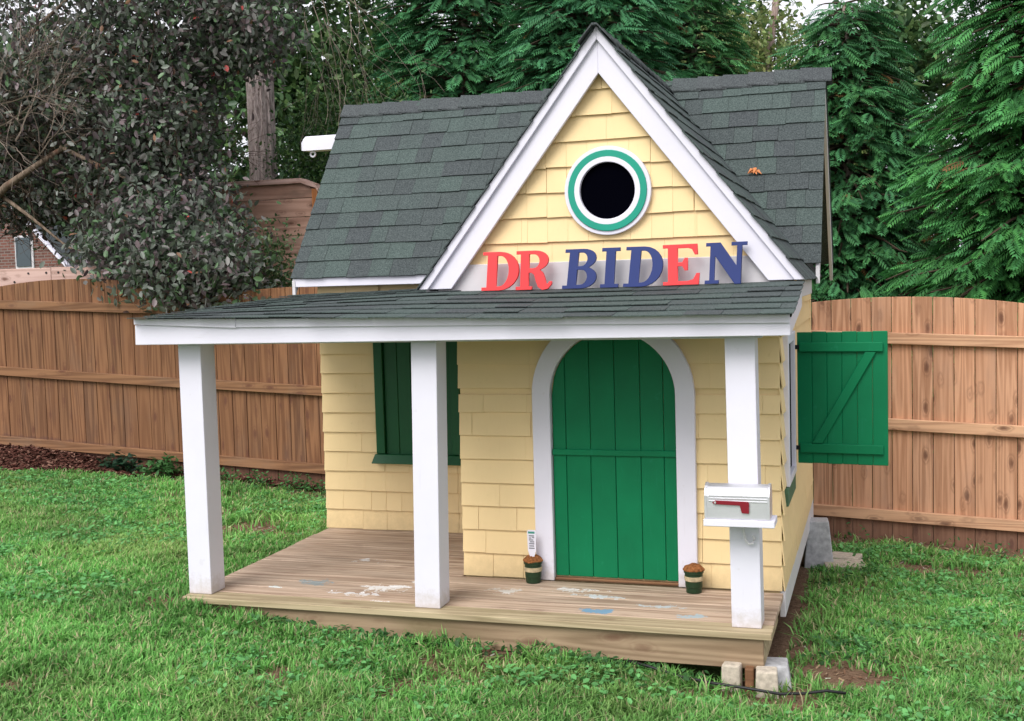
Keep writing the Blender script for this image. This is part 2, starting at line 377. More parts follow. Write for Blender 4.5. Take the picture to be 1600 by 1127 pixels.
def ground():
    m, t, b = nodes_of('lawn_soil')
    wc = coords(t, kind='World', rand=False)
    n1 = noise(t, wc, 1.6, 5, .6); n2 = noise(t, wc, 45, 5, .7)
    soil = ramp(t, n2, [(.3, (.10, .058, .036)), (.7, (.27, .175, .115))])
    green = ramp(t, n2, [(.3, (.03, .06, .016)), (.7, (.085, .14, .04))])
    at = t.nodes.new('ShaderNodeAttribute'); at.attribute_name = 'col'
    f = mth(t, 'ADD', at.outputs['Fac'], mth(t, 'MULTIPLY', mth(t, 'SUBTRACT', n1, .5), 1.2))
    c = mixc(t, ramp(t, f, [(.15, (0, 0, 0)), (.38, (1, 1, 1))]), green, soil)
    t.links.new(c, b.inputs['Base Color']); b.inputs['Roughness'].default_value = 1; b.inputs['Specular IOR Level'].default_value = .1
    bump(t, b, n2, .8, .02)
    xs = np.unique(np.concatenate([np.linspace(-1500, -60, 6), np.linspace(-60, -8, 12), np.arange(-8, 8.01, .12), np.linspace(8, 60, 12), np.linspace(60, 1500, 6)]))
    ys = np.unique(np.concatenate([np.linspace(-60, -5, 8), np.arange(-5, 5.01, .12), np.linspace(5, 60, 14), np.linspace(60, 2000, 6)]))
    X, Y = np.meshgrid(xs, ys); Z = gz(X, Y)
    ins = (X > .1) & (X < 2.9) & (Y > .12) & (Y < 3.1); Z = np.where(ins, Z-.12, Z)
    V = np.stack([X, Y, Z], -1).reshape(-1, 3); nx = len(xs); i, j = np.meshgrid(np.arange(nx-1), np.arange(len(ys)-1)); a = (j*nx+i).ravel()
    o = npmesh('lawn_ground', V, np.stack([a, a+1, a+1+nx, a+nx], -1), np.repeat(barren(X, Y).reshape(-1, 1), 3, 1), m, smooth=True); props(o, kind='structure')
ground()

# ------------------------------------------------------------------ playhouse
H = thing('playhouse', (1.5, 1.6, -.2), 'small yellow wooden playhouse with steep green-grey shingle roof, white posts and green door', 'playhouse')
XW, YF, YB, YR = 2.99, .71, 3.2, 1.697
def seam(lo, hi, w0, w1, shift):
    xs = [lo]; x = lo+shift
    while x < hi-.05:
        if x > lo+.03: xs.append(x)
        x += random.uniform(w0, w1)
    xs.append(hi); return xs
EX = .128
def shakes(parent, u0, u1, z0, z1, P, N, planes=(), w=(.13, .42), circle=None, name='siding_shingle', mat=M_yellow, skip=None):
    r = 0; z = z0
    while z < z1-.01:
        xs = seam(u0, u1, w[0], w[1], random.uniform(.05, w[1]))
        if circle and abs(z+EX/2-circle[1]) < circle[2]+EX*.7:
            xs = sorted(set([x for x in xs if abs(x-circle[0]) > circle[2]+.2 or x in (u0, u1)]+[circle[0]+k*.11 for k in range(-4, 5) if u0+.02 < circle[0]+k*.11 < u1-.02]))
        for a, b in zip(xs[:-1], xs[1:]):
            lz = z+random.uniform(-.002, .002); g = .0016 if random.random() < .12 else .0003
            poly = [(a+g, lz), (b-g, lz+random.uniform(-.002, .002)), (b-g, min(z+EX*1.12, z1)), (a+g, min(z+EX*1.12, z1))]
            for pl in planes: poly = clip(poly, *pl) if poly else poly
            if circle and poly:
                cx, cz, cr = circle; mx = sum(p[0] for p in poly)/len(poly); mz = sum(p[1] for p in poly)/len(poly)
                d = math.hypot(mx-cx, mz-cz)
                dx, dz = (cx-mx)/max(d, 1e-6), (cz-mz)/max(d, 1e-6)
                if d < cr*.6 and not circle[3:]: continue
                poly = clip(poly, dx, dz, dx*cx+dz*cz-cr)
            if len(poly) < 3 or area(poly) < .0006: continue
            o0 = random.uniform(.0175, .0205)
            V, F = prism(poly, P, N, lambda u, v: .003+(o0-.003)*(1-(v-z)/(EX*1.12)), .007)
            vobj(name, V, F, mat, parent, .0006)
        z += EX; r += 1
# front wing wall (behind the door) and recessed wall
def xzP(y): return lambda u, v: (u, y, v)
door_cx, door_r, door_cz = 2.144, .331, .99
wf = vobj('front_wall', *ext([(1.297, -.02), (XW, -.02), (XW, 1.60), (2.127, 2.72), (1.297, 1.60)], YF, YF+.06), M_yellow, H)
wr = vobj('recessed_wall', *ext([(-.03, -.02), (1.35, -.02), (1.35, 1.63), (-.03, 1.63)], YR, YR+.06), M_yellow, H)
NF = (0, -1, 0)
dl, dr_ = door_cx-door_r-.05, door_cx+door_r+.05
shakes(wf, 1.290, dl, 0, door_cz, xzP(YF), NF)
shakes(wf, dr_, XW+.004, 0, door_cz, xzP(YF), NF)
zA = math.floor(door_cz/EX)*EX
def arch_rows(u0, u1):
    z = math.ceil(door_cz/EX-1e-6)*EX
    while z < 1.40:
        for (a, b) in ((u0, (u0+u1)/2+.03), ((u0+u1)/2+.03, u1)):
            poly = [(a, z), (b, z), (b, z+EX*1.12), (a, z+EX*1.12)]
            side = 1 if u0 < door_cx else -1
            # tangent to the arch nearest the piece
            mx, mz = (a+b)/2, z+EX/2; d = math.hypot(mx-door_cx, mz-door_cz); nx_, nz_ = (door_cx-mx)/d, (door_cz-mz)/d
            poly = clip(poly, nx_, nz_, nx_*door_cx+nz_*door_cz-(door_r+.045))
            if len(poly) < 3 or area(poly) < .001: continue
            V, F = prism(poly, xzP(YF), NF, lambda u, v: .003+.0160*(1-(v-z)/(EX*1.12)), .007)
            vobj('siding_shingle', V, F, M_yellow, wf, .0012)
        z += EX
# the row that straddles the spring line reaches exactly to the arch rows
arch_rows(1.290, door_cx-.10); arch_rows(door_cx+.10, XW+.004)
# thin side return of the wing wall, facing the recess
box('wing_side_wall', 1.297, 1.35, YF+.06, YR, -.02, 1.6, M_yellow, H, 0)
shakes(wr, -.035, .40, 0, 1.62, xzP(YR), NF, w=(.16, .50))
shakes(wr, .40, .90, 0, .44, xzP(YR), NF, w=(.16, .50))
shakes(wr, .90, 1.30, 0, 1.62, xzP(YR), NF, w=(.16, .50))
# side wall (right) with its gable end, left wall, back wall
def yzext(poly, x0, x1):
    n = len(poly); V = [(x0, y, z) for y, z in poly]+[(x1, y, z) for y, z in poly]
    return V, [tuple(range(n-1, -1, -1)), tuple(range(n, 2*n))]+[(i, (i+1) % n, n+(i+1) % n, n+i) for i in range(n)]
endpoly = [(YR, -.02), (YB, -.02), (YB, 1.72), (2.49, 2.80), (YR, 1.72)]
ws = vobj('side_wall', *yzext([(YF+.06, -.02), (YB, -.02), (YB, 1.72), (2.49, 2.80), (1.75, 1.80), (1.60, 1.58), (YF+.06, 1.58)], XW-.06, XW), M_yellow, H)
NS = (1, 0, 0)
def yP(u, v): return (XW, u, v)
wy0, wy1, wz0, wz1 = .86, 1.36, .50, 1.28
shakes(ws, YF-.010, wy0, 0, 1.56, yP, NS, w=(.2, .3))
shakes(ws, wy0, wy1, 0, wz0-.05, yP, NS, w=(.3, .5))
shakes(ws, wy1, YB, 0, 1.70, yP, NS, w=(.45, .75), planes=[(-1, .75, -1.63+.75*1.66)])
vobj('left_end_wall', *yzext(endpoly, -.03, .03), M_yellow, H)
box('back_wall', -.03, XW, YB-.06, YB, -.02, 1.7, M_yellow, H, 0)
box('corner_board', XW-.001, XW+.016, YB-.05, YB+.016, 0, 1.68, M_yellow, H)
# skirt boards and floor frame
box('skirt_board', XW-.01, XW+.018, YF-.005, YB+.01, -.135, -.004, M_trimgrey, H)
box('floor_frame', .05, XW-.03, .75, YB-.02, -.17, -.035, M_deckface, H)
# side window: casing, sill, opening, and the shutter folded open
sw = box('side_window', XW+.001, XW+.012, wy0+.045, wy1-.045, wz0+.04, wz1-.04, M_pane, H, 0)
for a in ((wy0, wy0+.05, wz0, wz1), (wy1-.05, wy1, wz0, wz1), (wy0+.05, wy1-.05, wz1-.05, wz1), (wy0+.05, wy1-.05, wz0, wz0+.04)):
    box('casing', XW+.002, XW+.035, *a, M_white, sw)
box('sill', XW+.002, XW+.028, wy0-.01, wy1+.02, wz0-.10, wz0-.003, plain('faded_green_paint', (.07, .15, .09), .7, nz=(20, .3)), sw)
sh = thing('x', (0, 0, 0), '', ''); bpy.data.objects.remove(sh)
SH = bpy.data.objects.new('open_shutter', None); reg(SH, (3.02, 1.34, .55), H); SH['label'] = 'green plank shutter swung wide open on the side wall'
def sbox(name, u0, u1, z0, z1, d0, d1, mat=M_green, bev=.003):
    # u runs away from the hinge; the leaf leans very slightly toward the viewer
    V = []
    for (u, d, z) in boxv(u0, u1, d0, d1, z0, z1): V.append((3.035+u*.995, 1.33-u*.09+d, z))
    return vobj(name, V, BF, mat, SH, bev)
nsp = 6; sw_ = .475
for i in range(nsp): sbox('plank', sw_*i/nsp+.0002, sw_*(i+1)/nsp-.0002, .553+random.uniform(-.003, .003), 1.272+random.uniform(-.003, .003), 0, .018)
sbox('batten', .012, sw_-.025, 1.165, 1.215, -.019, -.001); sbox('batten', .012, sw_-.025, .612, .662, -.019, -.001)
zb0, zb1 = .665, 1.162
V = [(3.035+u*.995, 1.33-u*.09+d, z) for d in (-.019, -.001) for (u, z) in ((.075, zb0), (.132, zb0), (.415, zb1), (.358, zb1))]
vobj('diagonal_brace', V, [(0, 1, 2, 3), (7, 6, 5, 4), (1, 0, 4, 5), (2, 1, 5, 6), (3, 2, 6, 7), (0, 3, 7, 4)], M_green, SH, .003)
for z in (.637, 1.19): sbox('hinge', -.03, .03, z-.012, z+.012, -.004, .0, M_black, .001)

# door: arch frame, planks, ledge
def arch_ring(ri, ro, z0, y0, y1, k=28):
    V = []; pts = [(ro, z0, 0)]+[(ro, None, PI*i/k) for i in range(k+1)]+[(-ro, z0, 0)]
    def ring(r):
        return [(door_cx+r, z0)]+[(door_cx+r*math.cos(PI*i/k), door_cz+r*math.sin(PI*i/k)) for i in range(k+1)]+[(door_cx-r, z0)]
    A, B = ring(ri), ring(ro); n = len(A)
    V = [(x, y0, z) for x, z in A]+[(x, y0, z) for x, z in B]+[(x, y1, z) for x, z in A]+[(x, y1, z) for x, z in B]; F = []
    for i in range(n-1):
        F += [(i, n+i, n+i+1, i+1), (2*n+i+1, 3*n+i+1, 3*n+i, 2*n+i), (i+1, 2*n+i+1, 2*n+i, i), (n+i, 3*n+i, 3*n+i+1, n+i+1)]
    F += [(0, 2*n, 3*n, n), (n-1, 2*n-1, 4*n-1, 3*n-1)]
    return V, F
V, F = arch_ring(door_r, door_r+.098, .002, YF-.048, YF-.001); vobj('arch_frame', V, F, M_white, H, .004, seg=2)
D = bpy.data.objects.new('dutch_door', None); reg(D, (door_cx, YF-.01, 0), H); D['label'] = 'green arched two-part plank door'
seams = [door_cx-door_r+.002, 1.888, 2.020, 2.153, 2.287, 2.408, door_cx+door_r-.002]
def door_planks(zlo, zhi, yo, nm):
    for a, b in zip(seams[:-1], seams[1:]):
        a_, b_ = a+.0012, b-.0012; n = 5; xs = [a_+(b_-a_)*i/n for i in range(n+1)]
        if zhi is None:
            top = [(x, door_cz+math.sqrt(max(0, (door_r-.004)**2-(x-door_cx)**2))) for x in xs]
        else: top = [(x, zhi) for x in (xs[0], xs[-1])]
        poly = [(a_, zlo), (b_, zlo)]+top[::-1]
        vobj('plank', *ext(poly, YF-.014-yo, YF-.0005), M_green, D, .0025)
door_planks(.024, .688, .003, 'l'); door_planks(.696, None, 0, 'u')
box('ledge', door_cx-door_r+.003, door_cx+door_r-.003, YF-.032, YF-.017, .672, .704, M_green, D, .003)
box('threshold', door_cx-door_r-.005, door_cx+door_r+.02, YF-.03, YF-.001, .001, .016, M_railL, H)

# recessed window with closed green planks
WN = bpy.data.objects.new('closed_window', None); reg(WN, (.64, YR-.02, .44), H); WN['label'] = 'dark green planked window on the recessed wall'
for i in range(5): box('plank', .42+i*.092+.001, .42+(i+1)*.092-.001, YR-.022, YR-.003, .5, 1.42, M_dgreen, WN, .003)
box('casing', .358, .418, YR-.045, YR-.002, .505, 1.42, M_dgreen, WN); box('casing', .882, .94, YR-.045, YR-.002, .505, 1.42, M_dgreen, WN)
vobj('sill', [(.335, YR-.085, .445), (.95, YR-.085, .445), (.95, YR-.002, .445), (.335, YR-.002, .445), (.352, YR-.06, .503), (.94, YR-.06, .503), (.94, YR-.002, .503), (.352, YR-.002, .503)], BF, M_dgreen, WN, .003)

# gable: shakes, trim board, round window, barge boards
gx, gtop, gs = 2.120, 2.858, 1.290
shakes(wf, 1.20, 3.05, 1.664, 2.80, xzP(YF), NF, planes=[(-gs, 1, gtop-gs*gx-.06), (gs, 1, gtop+gs*gx-.06)], circle=(2.147, 2.042, .185), w=(.16, .45))
box('gable_trim_board', 1.20, 3.03, YF-.03, YF-.001, 1.50, 1.688, M_trimgrey, H)
RW = bpy.data.objects.new('round_window', None); reg(RW, (2.147, YF-.03, 2.042), H)
def ringv(ri, ro, y0, y1, k=48):
    V = []; F = []
    for (r, y) in ((ri, y0), (ro, y0), (ro, y1), (ri, y1)):
        for j in range(k): V.append((2.147+r*math.cos(2*PI*j/k), y, 2.042+r*math.sin(2*PI*j/k)))
    for s in range(4):
        for j in range(k): F.append((s*k+j, s*k+(j+1) % k, ((s+1) % 4)*k+(j+1) % k, ((s+1) % 4)*k+j))
    return V, F
for nm, ri, ro, y0, mt in (('outer_ring', .178, .226, YF-.042, M_white), ('painted_ring', .170, .206, YF-.050, M_teal), ('inner_ring', .1445, .174, YF-.050, M_white)):
    vobj(nm, *ringv(ri, ro, y0, YF-.004), mt, RW, .003, seg=2)
V = [(2.147+.147*math.cos(2*PI*j/40), YF-.024, 2.042+.147*math.sin(2*PI*j/40)) for j in range(40)]+[(2.147+.147*math.cos(2*PI*j/40), YF-.006, 2.042+.147*math.sin(2*PI*j/40)) for j in range(40)]
vobj('window_fill', V, [tuple(range(40)), tuple(range(79, 39, -1))]+[((i+1) % 40, i, 40+i, 40+(i+1) % 40) for i in range(40)], M_pane, RW)  # black disc in the ring, coloured as the dark interior of the opening
zb = 1.562
BB = bpy.data.objects.new('barge_boards', None); reg(BB, (gx, .62, 2.2), H)
for s in (-1, 1):
    def X(x): return gx+s*x
    def rake(o0, o1, y0, y1, nm):
        # o = vertical distance below the outer line
        poly = [(X(0), gtop-o0), (X((gtop-o0-zb)/gs), zb), (X((gtop-o1-zb)/gs), zb), (X(0), gtop-o1)]
        if s > 0: poly = poly[::-1]
        vobj(nm, *ext(poly, y0, y1), M_white, BB, .003, seg=2)
    rake(.0, .226, .640, .665, 'barge_board'); rake(-.004, .062, .618, .6385, 'barge_trim')
    vobj('soffit', *ext(([(X(0), gtop-.02), (X((gtop-.02-zb)/gs), zb+.002), (X((gtop-.05-zb)/gs), zb+.002), (X(0), gtop-.05)])[::(1 if s < 0 else -1)], .667, YF+.06), M_white, BB)

# roofs ------------------------------------------------------------
def tabs(parent, u0, u1, v1, P, N, ex, wr_, th=.006, lift=.006, keep=None, name='roof_shingle', mat=M_shingle, single=True, wob=.004, left_jit=0.0, tri_top=True):
    r = 0; v = -.012; acc = []
    while v < v1-.02:
        x = u0-random.uniform(0, wr_[1])*1.0; xs = [u0-random.uniform(0, left_jit)]
        while x < u1-.04:
            if x > xs[0]+.05: xs.append(x)
            x += random.choice((wr_[0], wr_[1], (wr_[0]+wr_[1])/2))*random.uniform(.93, 1.07)
        xs.append(u1)
        vt = min(v+ex*1.12, v1)
        for i, (a, b) in enumerate(zip(xs[:-1], xs[1:])):
            hi = random.choice((0, .0025, .0045)) 
            dv = random.uniform(-wob, wob)
            poly = [(a+.0008, v+dv), (b-.0008, v+dv+random.uniform(-wob, wob)*.5), (b-.0008, vt), (a+.0008, vt)]
            if keep and not keep((a+b)/2, v+ex/2): continue
            Vv, Fv = prism(poly, P, N, lambda u, w: .004+(lift+hi)*(1-(w-v)/(ex*1.12)), th)
            if single: vobj(name, Vv, Fv, mat, parent)
            else: acc.append((Vv, Fv))
        v += ex; r += 1
    if acc:
        V, F = join(acc); o = vobj(name+'s' if not name.endswith('s') else name, V, F, mat, parent); o['kind'] = 'stuff'
def slope_deck(name, P, u0, u1, v1, N, mat, th=.010):
    V, F = prism([(u0, 0), (u1, 0), (u1, v1), (u0, v1)], P, N, lambda u, v: 0, th); return vobj(name, V, F, mat, H)
RXL, RXR, YE, ZE, YRG, ZRG = -.167, 3.156, 1.58, 1.655, 2.49, 2.868
ml = math.hypot(YRG-YE, ZRG-ZE); my, mz = (YRG-YE)/ml, (ZRG-ZE)/ml
PM = lambda u, v: (u, YE+my*v, ZE+mz*v); NM = (0, -mz, my)
gl = math.hypot(1.0, gs); LG = (gtop-1.566)/gs*gl
def zg(x): return gtop-gs*abs(x-gx)
def keepM(u, v): return PM(u, v)[2] > zg(u)-.20 or u < 1.3 and PM(u, v)[2] > zg(u)-.35
roofM = slope_deck('main_roof', PM, RXL+.01, RXR-.01, ml, NM, M_roofd)
tabs(roofM, RXL, RXR, ml-.02, PM, NM, .134, (.115, .175), keep=keepM)
PB = lambda u, v: (RXR+RXL-u, 2*YRG-YE-my*v, ZE+mz*v); NB = (0, mz, my)
slope_deck('back_roof', PB, RXL, RXR, ml, NB, M_shingle)
# gable roof, right then left slope
PGR = lambda u, v: (gx+(LG-v)/gl, u, gtop-gs*(LG-v)/gl); NGR = (gs/gl, 0, 1/gl)
roofG = slope_deck('gable_roof', PGR, .64, 2.46, LG, NGR, M_roofd)
def keepG(u, v):
    p = PGR(u, v); return p[2] > ZE+(u-YE)/my*mz-.22
tabs(roofG, .600, 2.44, LG-.01, PGR, NGR, .134, (.13, .2), keep=keepG, name='gable_shingle')
PGL = lambda u, v: (gx-(LG-v)/gl, 3.06-u, gtop-gs*(LG-v)/gl); NGL = (-gs/gl, 0, 1/gl)
slope_deck('gable_roof_left', PGL, .60, 2.42, LG, NGL, M_roofd).name = 'left_gable_roof'
pg = [o for o in H.children if o.name == 'left_gable_roof'][0]; WL['left_gable_roof'] = WL.get('gable_roof_left')
tabs(pg, .60, 2.458, LG-.01, PGL, NGL, .134, (.13, .2), single=False, name='roof_shingle')
# ridge caps: folded pieces
def caps(x0, x1, parent, along='x', cy=YRG, cz=ZRG, sl=1.33, start=0):
    n = int((x1-x0)/.145); 
    for i in range(n):
        a = x0+(x1-x0)*i/n; b = x0+(x1-x0)*(i+1)/n+.03; h = .020+random.uniform(0, .004); w = .085
        pts = []
        for (t, e) in ((a, h+.006), (b, h-.002)):
            for d in (-w, -.012, .012, w): pts.append((t, d, cz-abs(d)*sl+e*1.5+(.0 if abs(d) > .02 else -.012)))
        lo = [(p[0], p[1], p[2]-.010) for p in pts]
        P_ = [(p[0], cy+p[1], p[2]) if along == 'x' else (cy+p[1], p[0], p[2]) for p in pts+lo]
        F = [(0, 4, 5, 1), (1, 5, 6, 2), (2, 6, 7, 3), (8, 9, 13, 12), (9, 10, 14, 13), (10, 11, 15, 14), (0, 1, 9, 8), (1, 2, 10, 9), (2, 3, 11, 10), (4, 12, 13, 5), (5, 13, 14, 6), (6, 14, 15, 7), (0, 8, 12, 4), (3, 7, 15, 11)]
        if along == 'x': F = [f[::-1] for f in F]
        vobj('ridge_cap', P_, F, M_shcap, parent)
caps(RXL-.005, 2.05, roofM); caps(2.19, RXR+.004, roofM)
caps(.575, 2.40, roofG, 'y', gx, gtop, gs)
# eave fascias and rakes
vobj('eave_fascia', boxv(RXL+.01, 1.17, YE+.005, YE+.03, ZE-.062, ZE-.004), BF, M_whiteX, H, .003)
box('eave_soffit', RXL+.01, 1.30, YE+.03, YR, ZE-.055, ZE-.040, M_white, H, 0)
def rakebd(x0, x1, nm='rake_board'):
    for s in (1, -1):
        f = lambda y: YRG+(y-YRG)*s
        V, F = yzext([(f(YE+.0), ZE-.025), (f(YE+.0), ZE-.125), (f(YRG), ZRG-.150), (f(YRG), ZRG-.028)][::s], x0, x1); vobj(nm, V, F, M_trimgrey, H, .002)
rakebd(RXL+.004, RXL+.026); rakebd(RXR-.030, RXR-.008)
box('gable_eave_fascia', 3.085, 3.103, .666, 1.60, 1.475, 1.572, M_trimgrey, H); box('gable_eave_fascia', 1.137, 1.155, .666, 1.60, 1.475, 1.572, M_trimgrey, H)
box('gable_soffit', 2.99, 3.084, .667, 1.60, 1.520, 1.534, M_trimgrey, H, 0)
# porch roof: a slightly twisted, sagging lean-to
def s1(x): return float(np.interp(x, [-.16, 1.27, 3.12], [.048, .143, .173]))
def s2(x): return float(np.interp(x, [-.16, 1.27, 3.12], [.048, .012, .012]))
def zp(x, y):
    zf = float(np.interp(x, [-.16, .3, 1.2, 3.12], [1.452, 1.446, 1.432, 1.414]))+.004*math.sin(x*2.3)
    return zf+s1(x)*min(y+.14, .79)+s2(x)*max(0, y-.65)
PP = lambda u, v: (u, -.14+v, zp(u, -.14+v)); NP = (0, -.1, .995)
PR = []; xs = np.linspace(-.15, 3.11, 12)
for nm, a, b, y1 in (('porch_roof', -.15, 1.30, 1.69), ('porch_roof', 1.30, 3.11, .70)):
    xs = np.linspace(a, b, 6); ys = [-.080, .3, .65, y1] if y1 > 1 else [-.080, .3, .65, .70]
    for i in range(5):
        for j in range(3):
            q = [(xs[i], ys[j]), (xs[i+1], ys[j]), (xs[i+1], ys[j+1]), (xs[i], ys[j+1])]
            t = [(x, y, zp(x, y)-.002) for x, y in q]; bt = [(x, y, z-.018) for x, y, z in t]; PR.append((bt+t, BF))
V, F = join(PR); PRF = vobj('porch_roof', V, F, M_roofd, H)
def keepP(u, v): return not (u > 1.27 and v > .80)
tabs(PRF, -.165, 3.125, 1.80, PP, NP, .131, (.17, .30), th=.0045, lift=.0062, keep=keepP, wob=.005, left_jit=.02, name='porch_shingle')
# fascia beam, drip strip, porch rake and ceiling beams
V = [(-.178, -.085, 1.322), (3.105, -.085, 1.329), (3.105, -.047, 1.329), (-.178, -.047, 1.322), (-.176, -.085, 1.4235), (3.105, -.085, 1.402), (3.105, -.047, 1.402), (-.176, -.047, 1.4235)]
vobj('porch_fascia', V, BF, M_whiteX, H, .003, seg=2)
vobj('drip_strip', [(-.172, -.098, 1.428), (.42, -.10, 1.402), (.42, -.087, 1.402), (-.172, -.087, 1.428), (-.172, -.098, 1.4555), (.42, -.10, 1.4490), (.42, -.087, 1.4490), (-.172, -.087, 1.4555)], BF, M_whiteX, H, .001)
vobj('drip_strip', [(.421, -.098, 1.405), (3.104, -.098, 1.384), (3.104, -.0865, 1.384), (.421, -.0865, 1.405), (.421, -.098, 1.4465), (3.104, -.098, 1.4205), (3.104, -.0865, 1.4205), (.421, -.0865, 1.4465)], BF, M_whiteX, H, .001)
vobj('porch_rake', [(3.088, -.046, 1.330), (3.105, -.046, 1.330), (3.105, .70, 1.43), (3.088, .70, 1.43), (3.088, -.046, 1.405), (3.105, -.046, 1.405), (3.105, .70, 1.53), (3.088, .70, 1.53)], BF, M_white, H, .002)
vobj('porch_rake', [(-.165, -.046, 1.345), (-.148, -.046, 1.345), (-.148, 1.66, 1.42), (-.165, 1.66, 1.42), (-.165, -.046, 1.43), (-.148, -.046, 1.43), (-.148, 1.66, 1.51), (-.165, 1.66, 1.51)], BF, M_white, H, .002)
box('porch_beam', -.02, 2.97, .06, .15, 1.312, 1.398, M_white, H)
for x in (-.0, .6, 1.15): vobj('porch_rafter', [(x, -.046, 1.36), (x+.035, -.046, 1.36), (x+.035, 1.69, 1.44), (x, 1.69, 1.44), (x, -.046, 1.415), (x+.035, -.046, 1.415), (x+.035, 1.69, 1.50), (x, 1.69, 1.50)], BF, M_white, H)
for x in (1.8, 2.4, 2.93): vobj('porch_rafter', [(x, -.046, 1.345), (x+.035, -.046, 1.345), (x+.035, .70, 1.43), (x, .70, 1.43), (x, -.046, 1.39), (x+.035, -.046, 1.39), (x+.035, .70, 1.49), (x, .70, 1.49)], BF, M_white, H)
# posts
for (xb, xt, lab) in ((-.014, -.012, None), (1.270, 1.296, None), (2.821, 2.808, None)):
    w, y0, y1 = .133, .042, .178
    vobj('porch_post', [(xb, y0, 0), (xb+w, y0, 0), (xb+w, y1, 0), (xb, y1, 0), (xt, y0, 1.325), (xt+w, y0, 1.325), (xt+w, y1, 1.325), (xt, y1, 1.325)], BF, M_white, H, .004, seg=2)
# hoist beam above the left gable end
hb = vobj('hoist_beam', [(-.50, 2.46, 2.575), (-.10, 2.46, 2.575), (-.10, 2.56, 2.575), (-.50, 2.56, 2.575), (-.50, 2.46, 2.655), (-.10, 2.46, 2.655), (-.10, 2.56, 2.655), (-.50, 2.56, 2.655),
     (-.525, 2.48, 2.580), (-.525, 2.54, 2.580), (-.525, 2.54, 2.635), (-.525, 2.48, 2.635), (-.49, 2.48, 2.678), (-.10, 2.48, 2.678), (-.10, 2.54, 2.678), (-.49, 2.54, 2.678)],
     [(0, 3, 2, 1), (0, 1, 5, 4), (2, 3, 7, 6), (8, 9, 3, 0), (8, 0, 4, 11), (9, 10, 7, 3), (8, 11, 10, 9), (4, 5, 13, 12), (6, 7, 15, 14), (12, 13, 14, 15), (11, 4, 12), (10, 15, 7), (11, 12, 15, 10), (1, 2, 6, 14, 13, 5)], M_white, H)
pts = [(-.445+.019*math.cos(2*PI*i/16), 2.50, 2.552+.019*math.sin(2*PI*i/16)) for i in range(17)]
vobj('eye_hook', *tube(pts, .0075, 8), M_white, hb)
# deck
DK = bpy.data.objects.new('porch_deck', None); reg(DK, (1.5, .8, -.03), H)
y = -.028; nb = 0
while y < 1.69:
    y1 = min(y+.138, 1.694); x1 = 3.0 if y < .55 else (XW-.03 if y < .69 else 1.29)
    if y < .69 < y1: x1 = 1.29 if y > .62 else 2.95
    jx = random.uniform(-.004, .004); dz = random.uniform(-.0022, .0)
    box('deck_board', -.022+jx, x1+jx*.5-(.0 if nb else -.002), y+.002, y1-.0025, -.030+dz, dz, M_deckface if nb == 0 else M_deck, DK, .003); y = y1; nb += 1
box('rim_board', .10, 2.965, .004, .040, -.175, -.034, M_rim, DK); box('rim_board', 2.930, 2.966, .041, .75, -.172, -.034, M_deckface, DK)
box('rim_board', -.003, .030, .041, 1.69, -.150, -.034, M_deckface, DK)

# ------------------------------------------------------------------ letters above the porch roof
def ell(cx, cz, rx_, rz, a0, a1, n=12): return [(cx+rx_*math.cos(R_(a0+(a1-a0)*i/n)), cz+rz*math.sin(R_(a0+(a1-a0)*i/n))) for i in range(n+1)]
GL = {
 'D': ([[(0, 0)]+ell(.42, .5, .46, .5, -90, 90)+[(0, 1), (0, .93), (.12, .93), (.12, .07), (0, .07)], [(.34, .09)]+ell(.42, .5, .23, .41, -90, 90)+[(.34, .91)]]),
 'I': ([[(0, 0), (.56, 0), (.56, .075), (.42, .075), (.42, .925), (.56, .925), (.56, 1), (0, 1), (0, .925), (.14, .925), (.14, .075), (0, .075)]]),
 'B': ([[(0, 0)]+ell(.50, .27, .36, .27, -90, 60, 9)+[(.62, .53)]+ell(.48, .76, .33, .24, -40, 90, 9)+[(0, 1), (0, .93), (.12, .93), (.12, .07), (0, .07)],
        [(.34, .08)]+ell(.46, .28, .17, .20, -90, 90, 8)+[(.34, .48)], [(.34, .56)]+ell(.45, .74, .15, .18, -90, 90, 8)+[(.34, .92)]]),
 'R': ([[(0, 0), (.42, 0), (.42, .07), (.33, .07), (.33, .44), (.41, .44), (.49, .38), (.54, .20), (.60, .06), (.71, -.02), (.86, .01), (.95, .12), (.95, .19), (.90, .19), (.85, .12), (.80, .13), (.77, .27), (.71, .42), (.62, .50)]
        +ell(.50, .75, .35, .25, -50, 90, 9)+[(0, 1), (0, .93), (.12, .93), (.12, .07), (0, .07)], [(.33, .54)]+ell(.46, .73, .17, .19, -90, 90, 8)+[(.33, .92)]]),
 'E': ([[(0, 0), (.84, 0), (.86, .27), (.80, .27), (.72, .12), (.60, .08), (.34, .08), (.34, .47), (.46, .47), (.52, .36), (.58, .36), (.58, .66), (.52, .66), (.46, .55), (.34, .55), (.34, .92), (.60, .92), (.70, .88), (.76, .75), (.82, .75), (.81, 1), (0, 1), (0, .93), (.12, .93), (.12, .07), (0, .07)]]),
 'N': ([[(0, 0), (.33, 0), (.33, .07), (.22, .07), (.22, .70), (.74, -.02), (.88, -.02), (.88, .93), (1.0, .93), (1.0, 1), (.63, 1), (.63, .93), (.77, .93), (.77, .40), (.34, 1), (0, 1), (0, .93), (.11, .93), (.11, .07), (0, .07)]]),
}
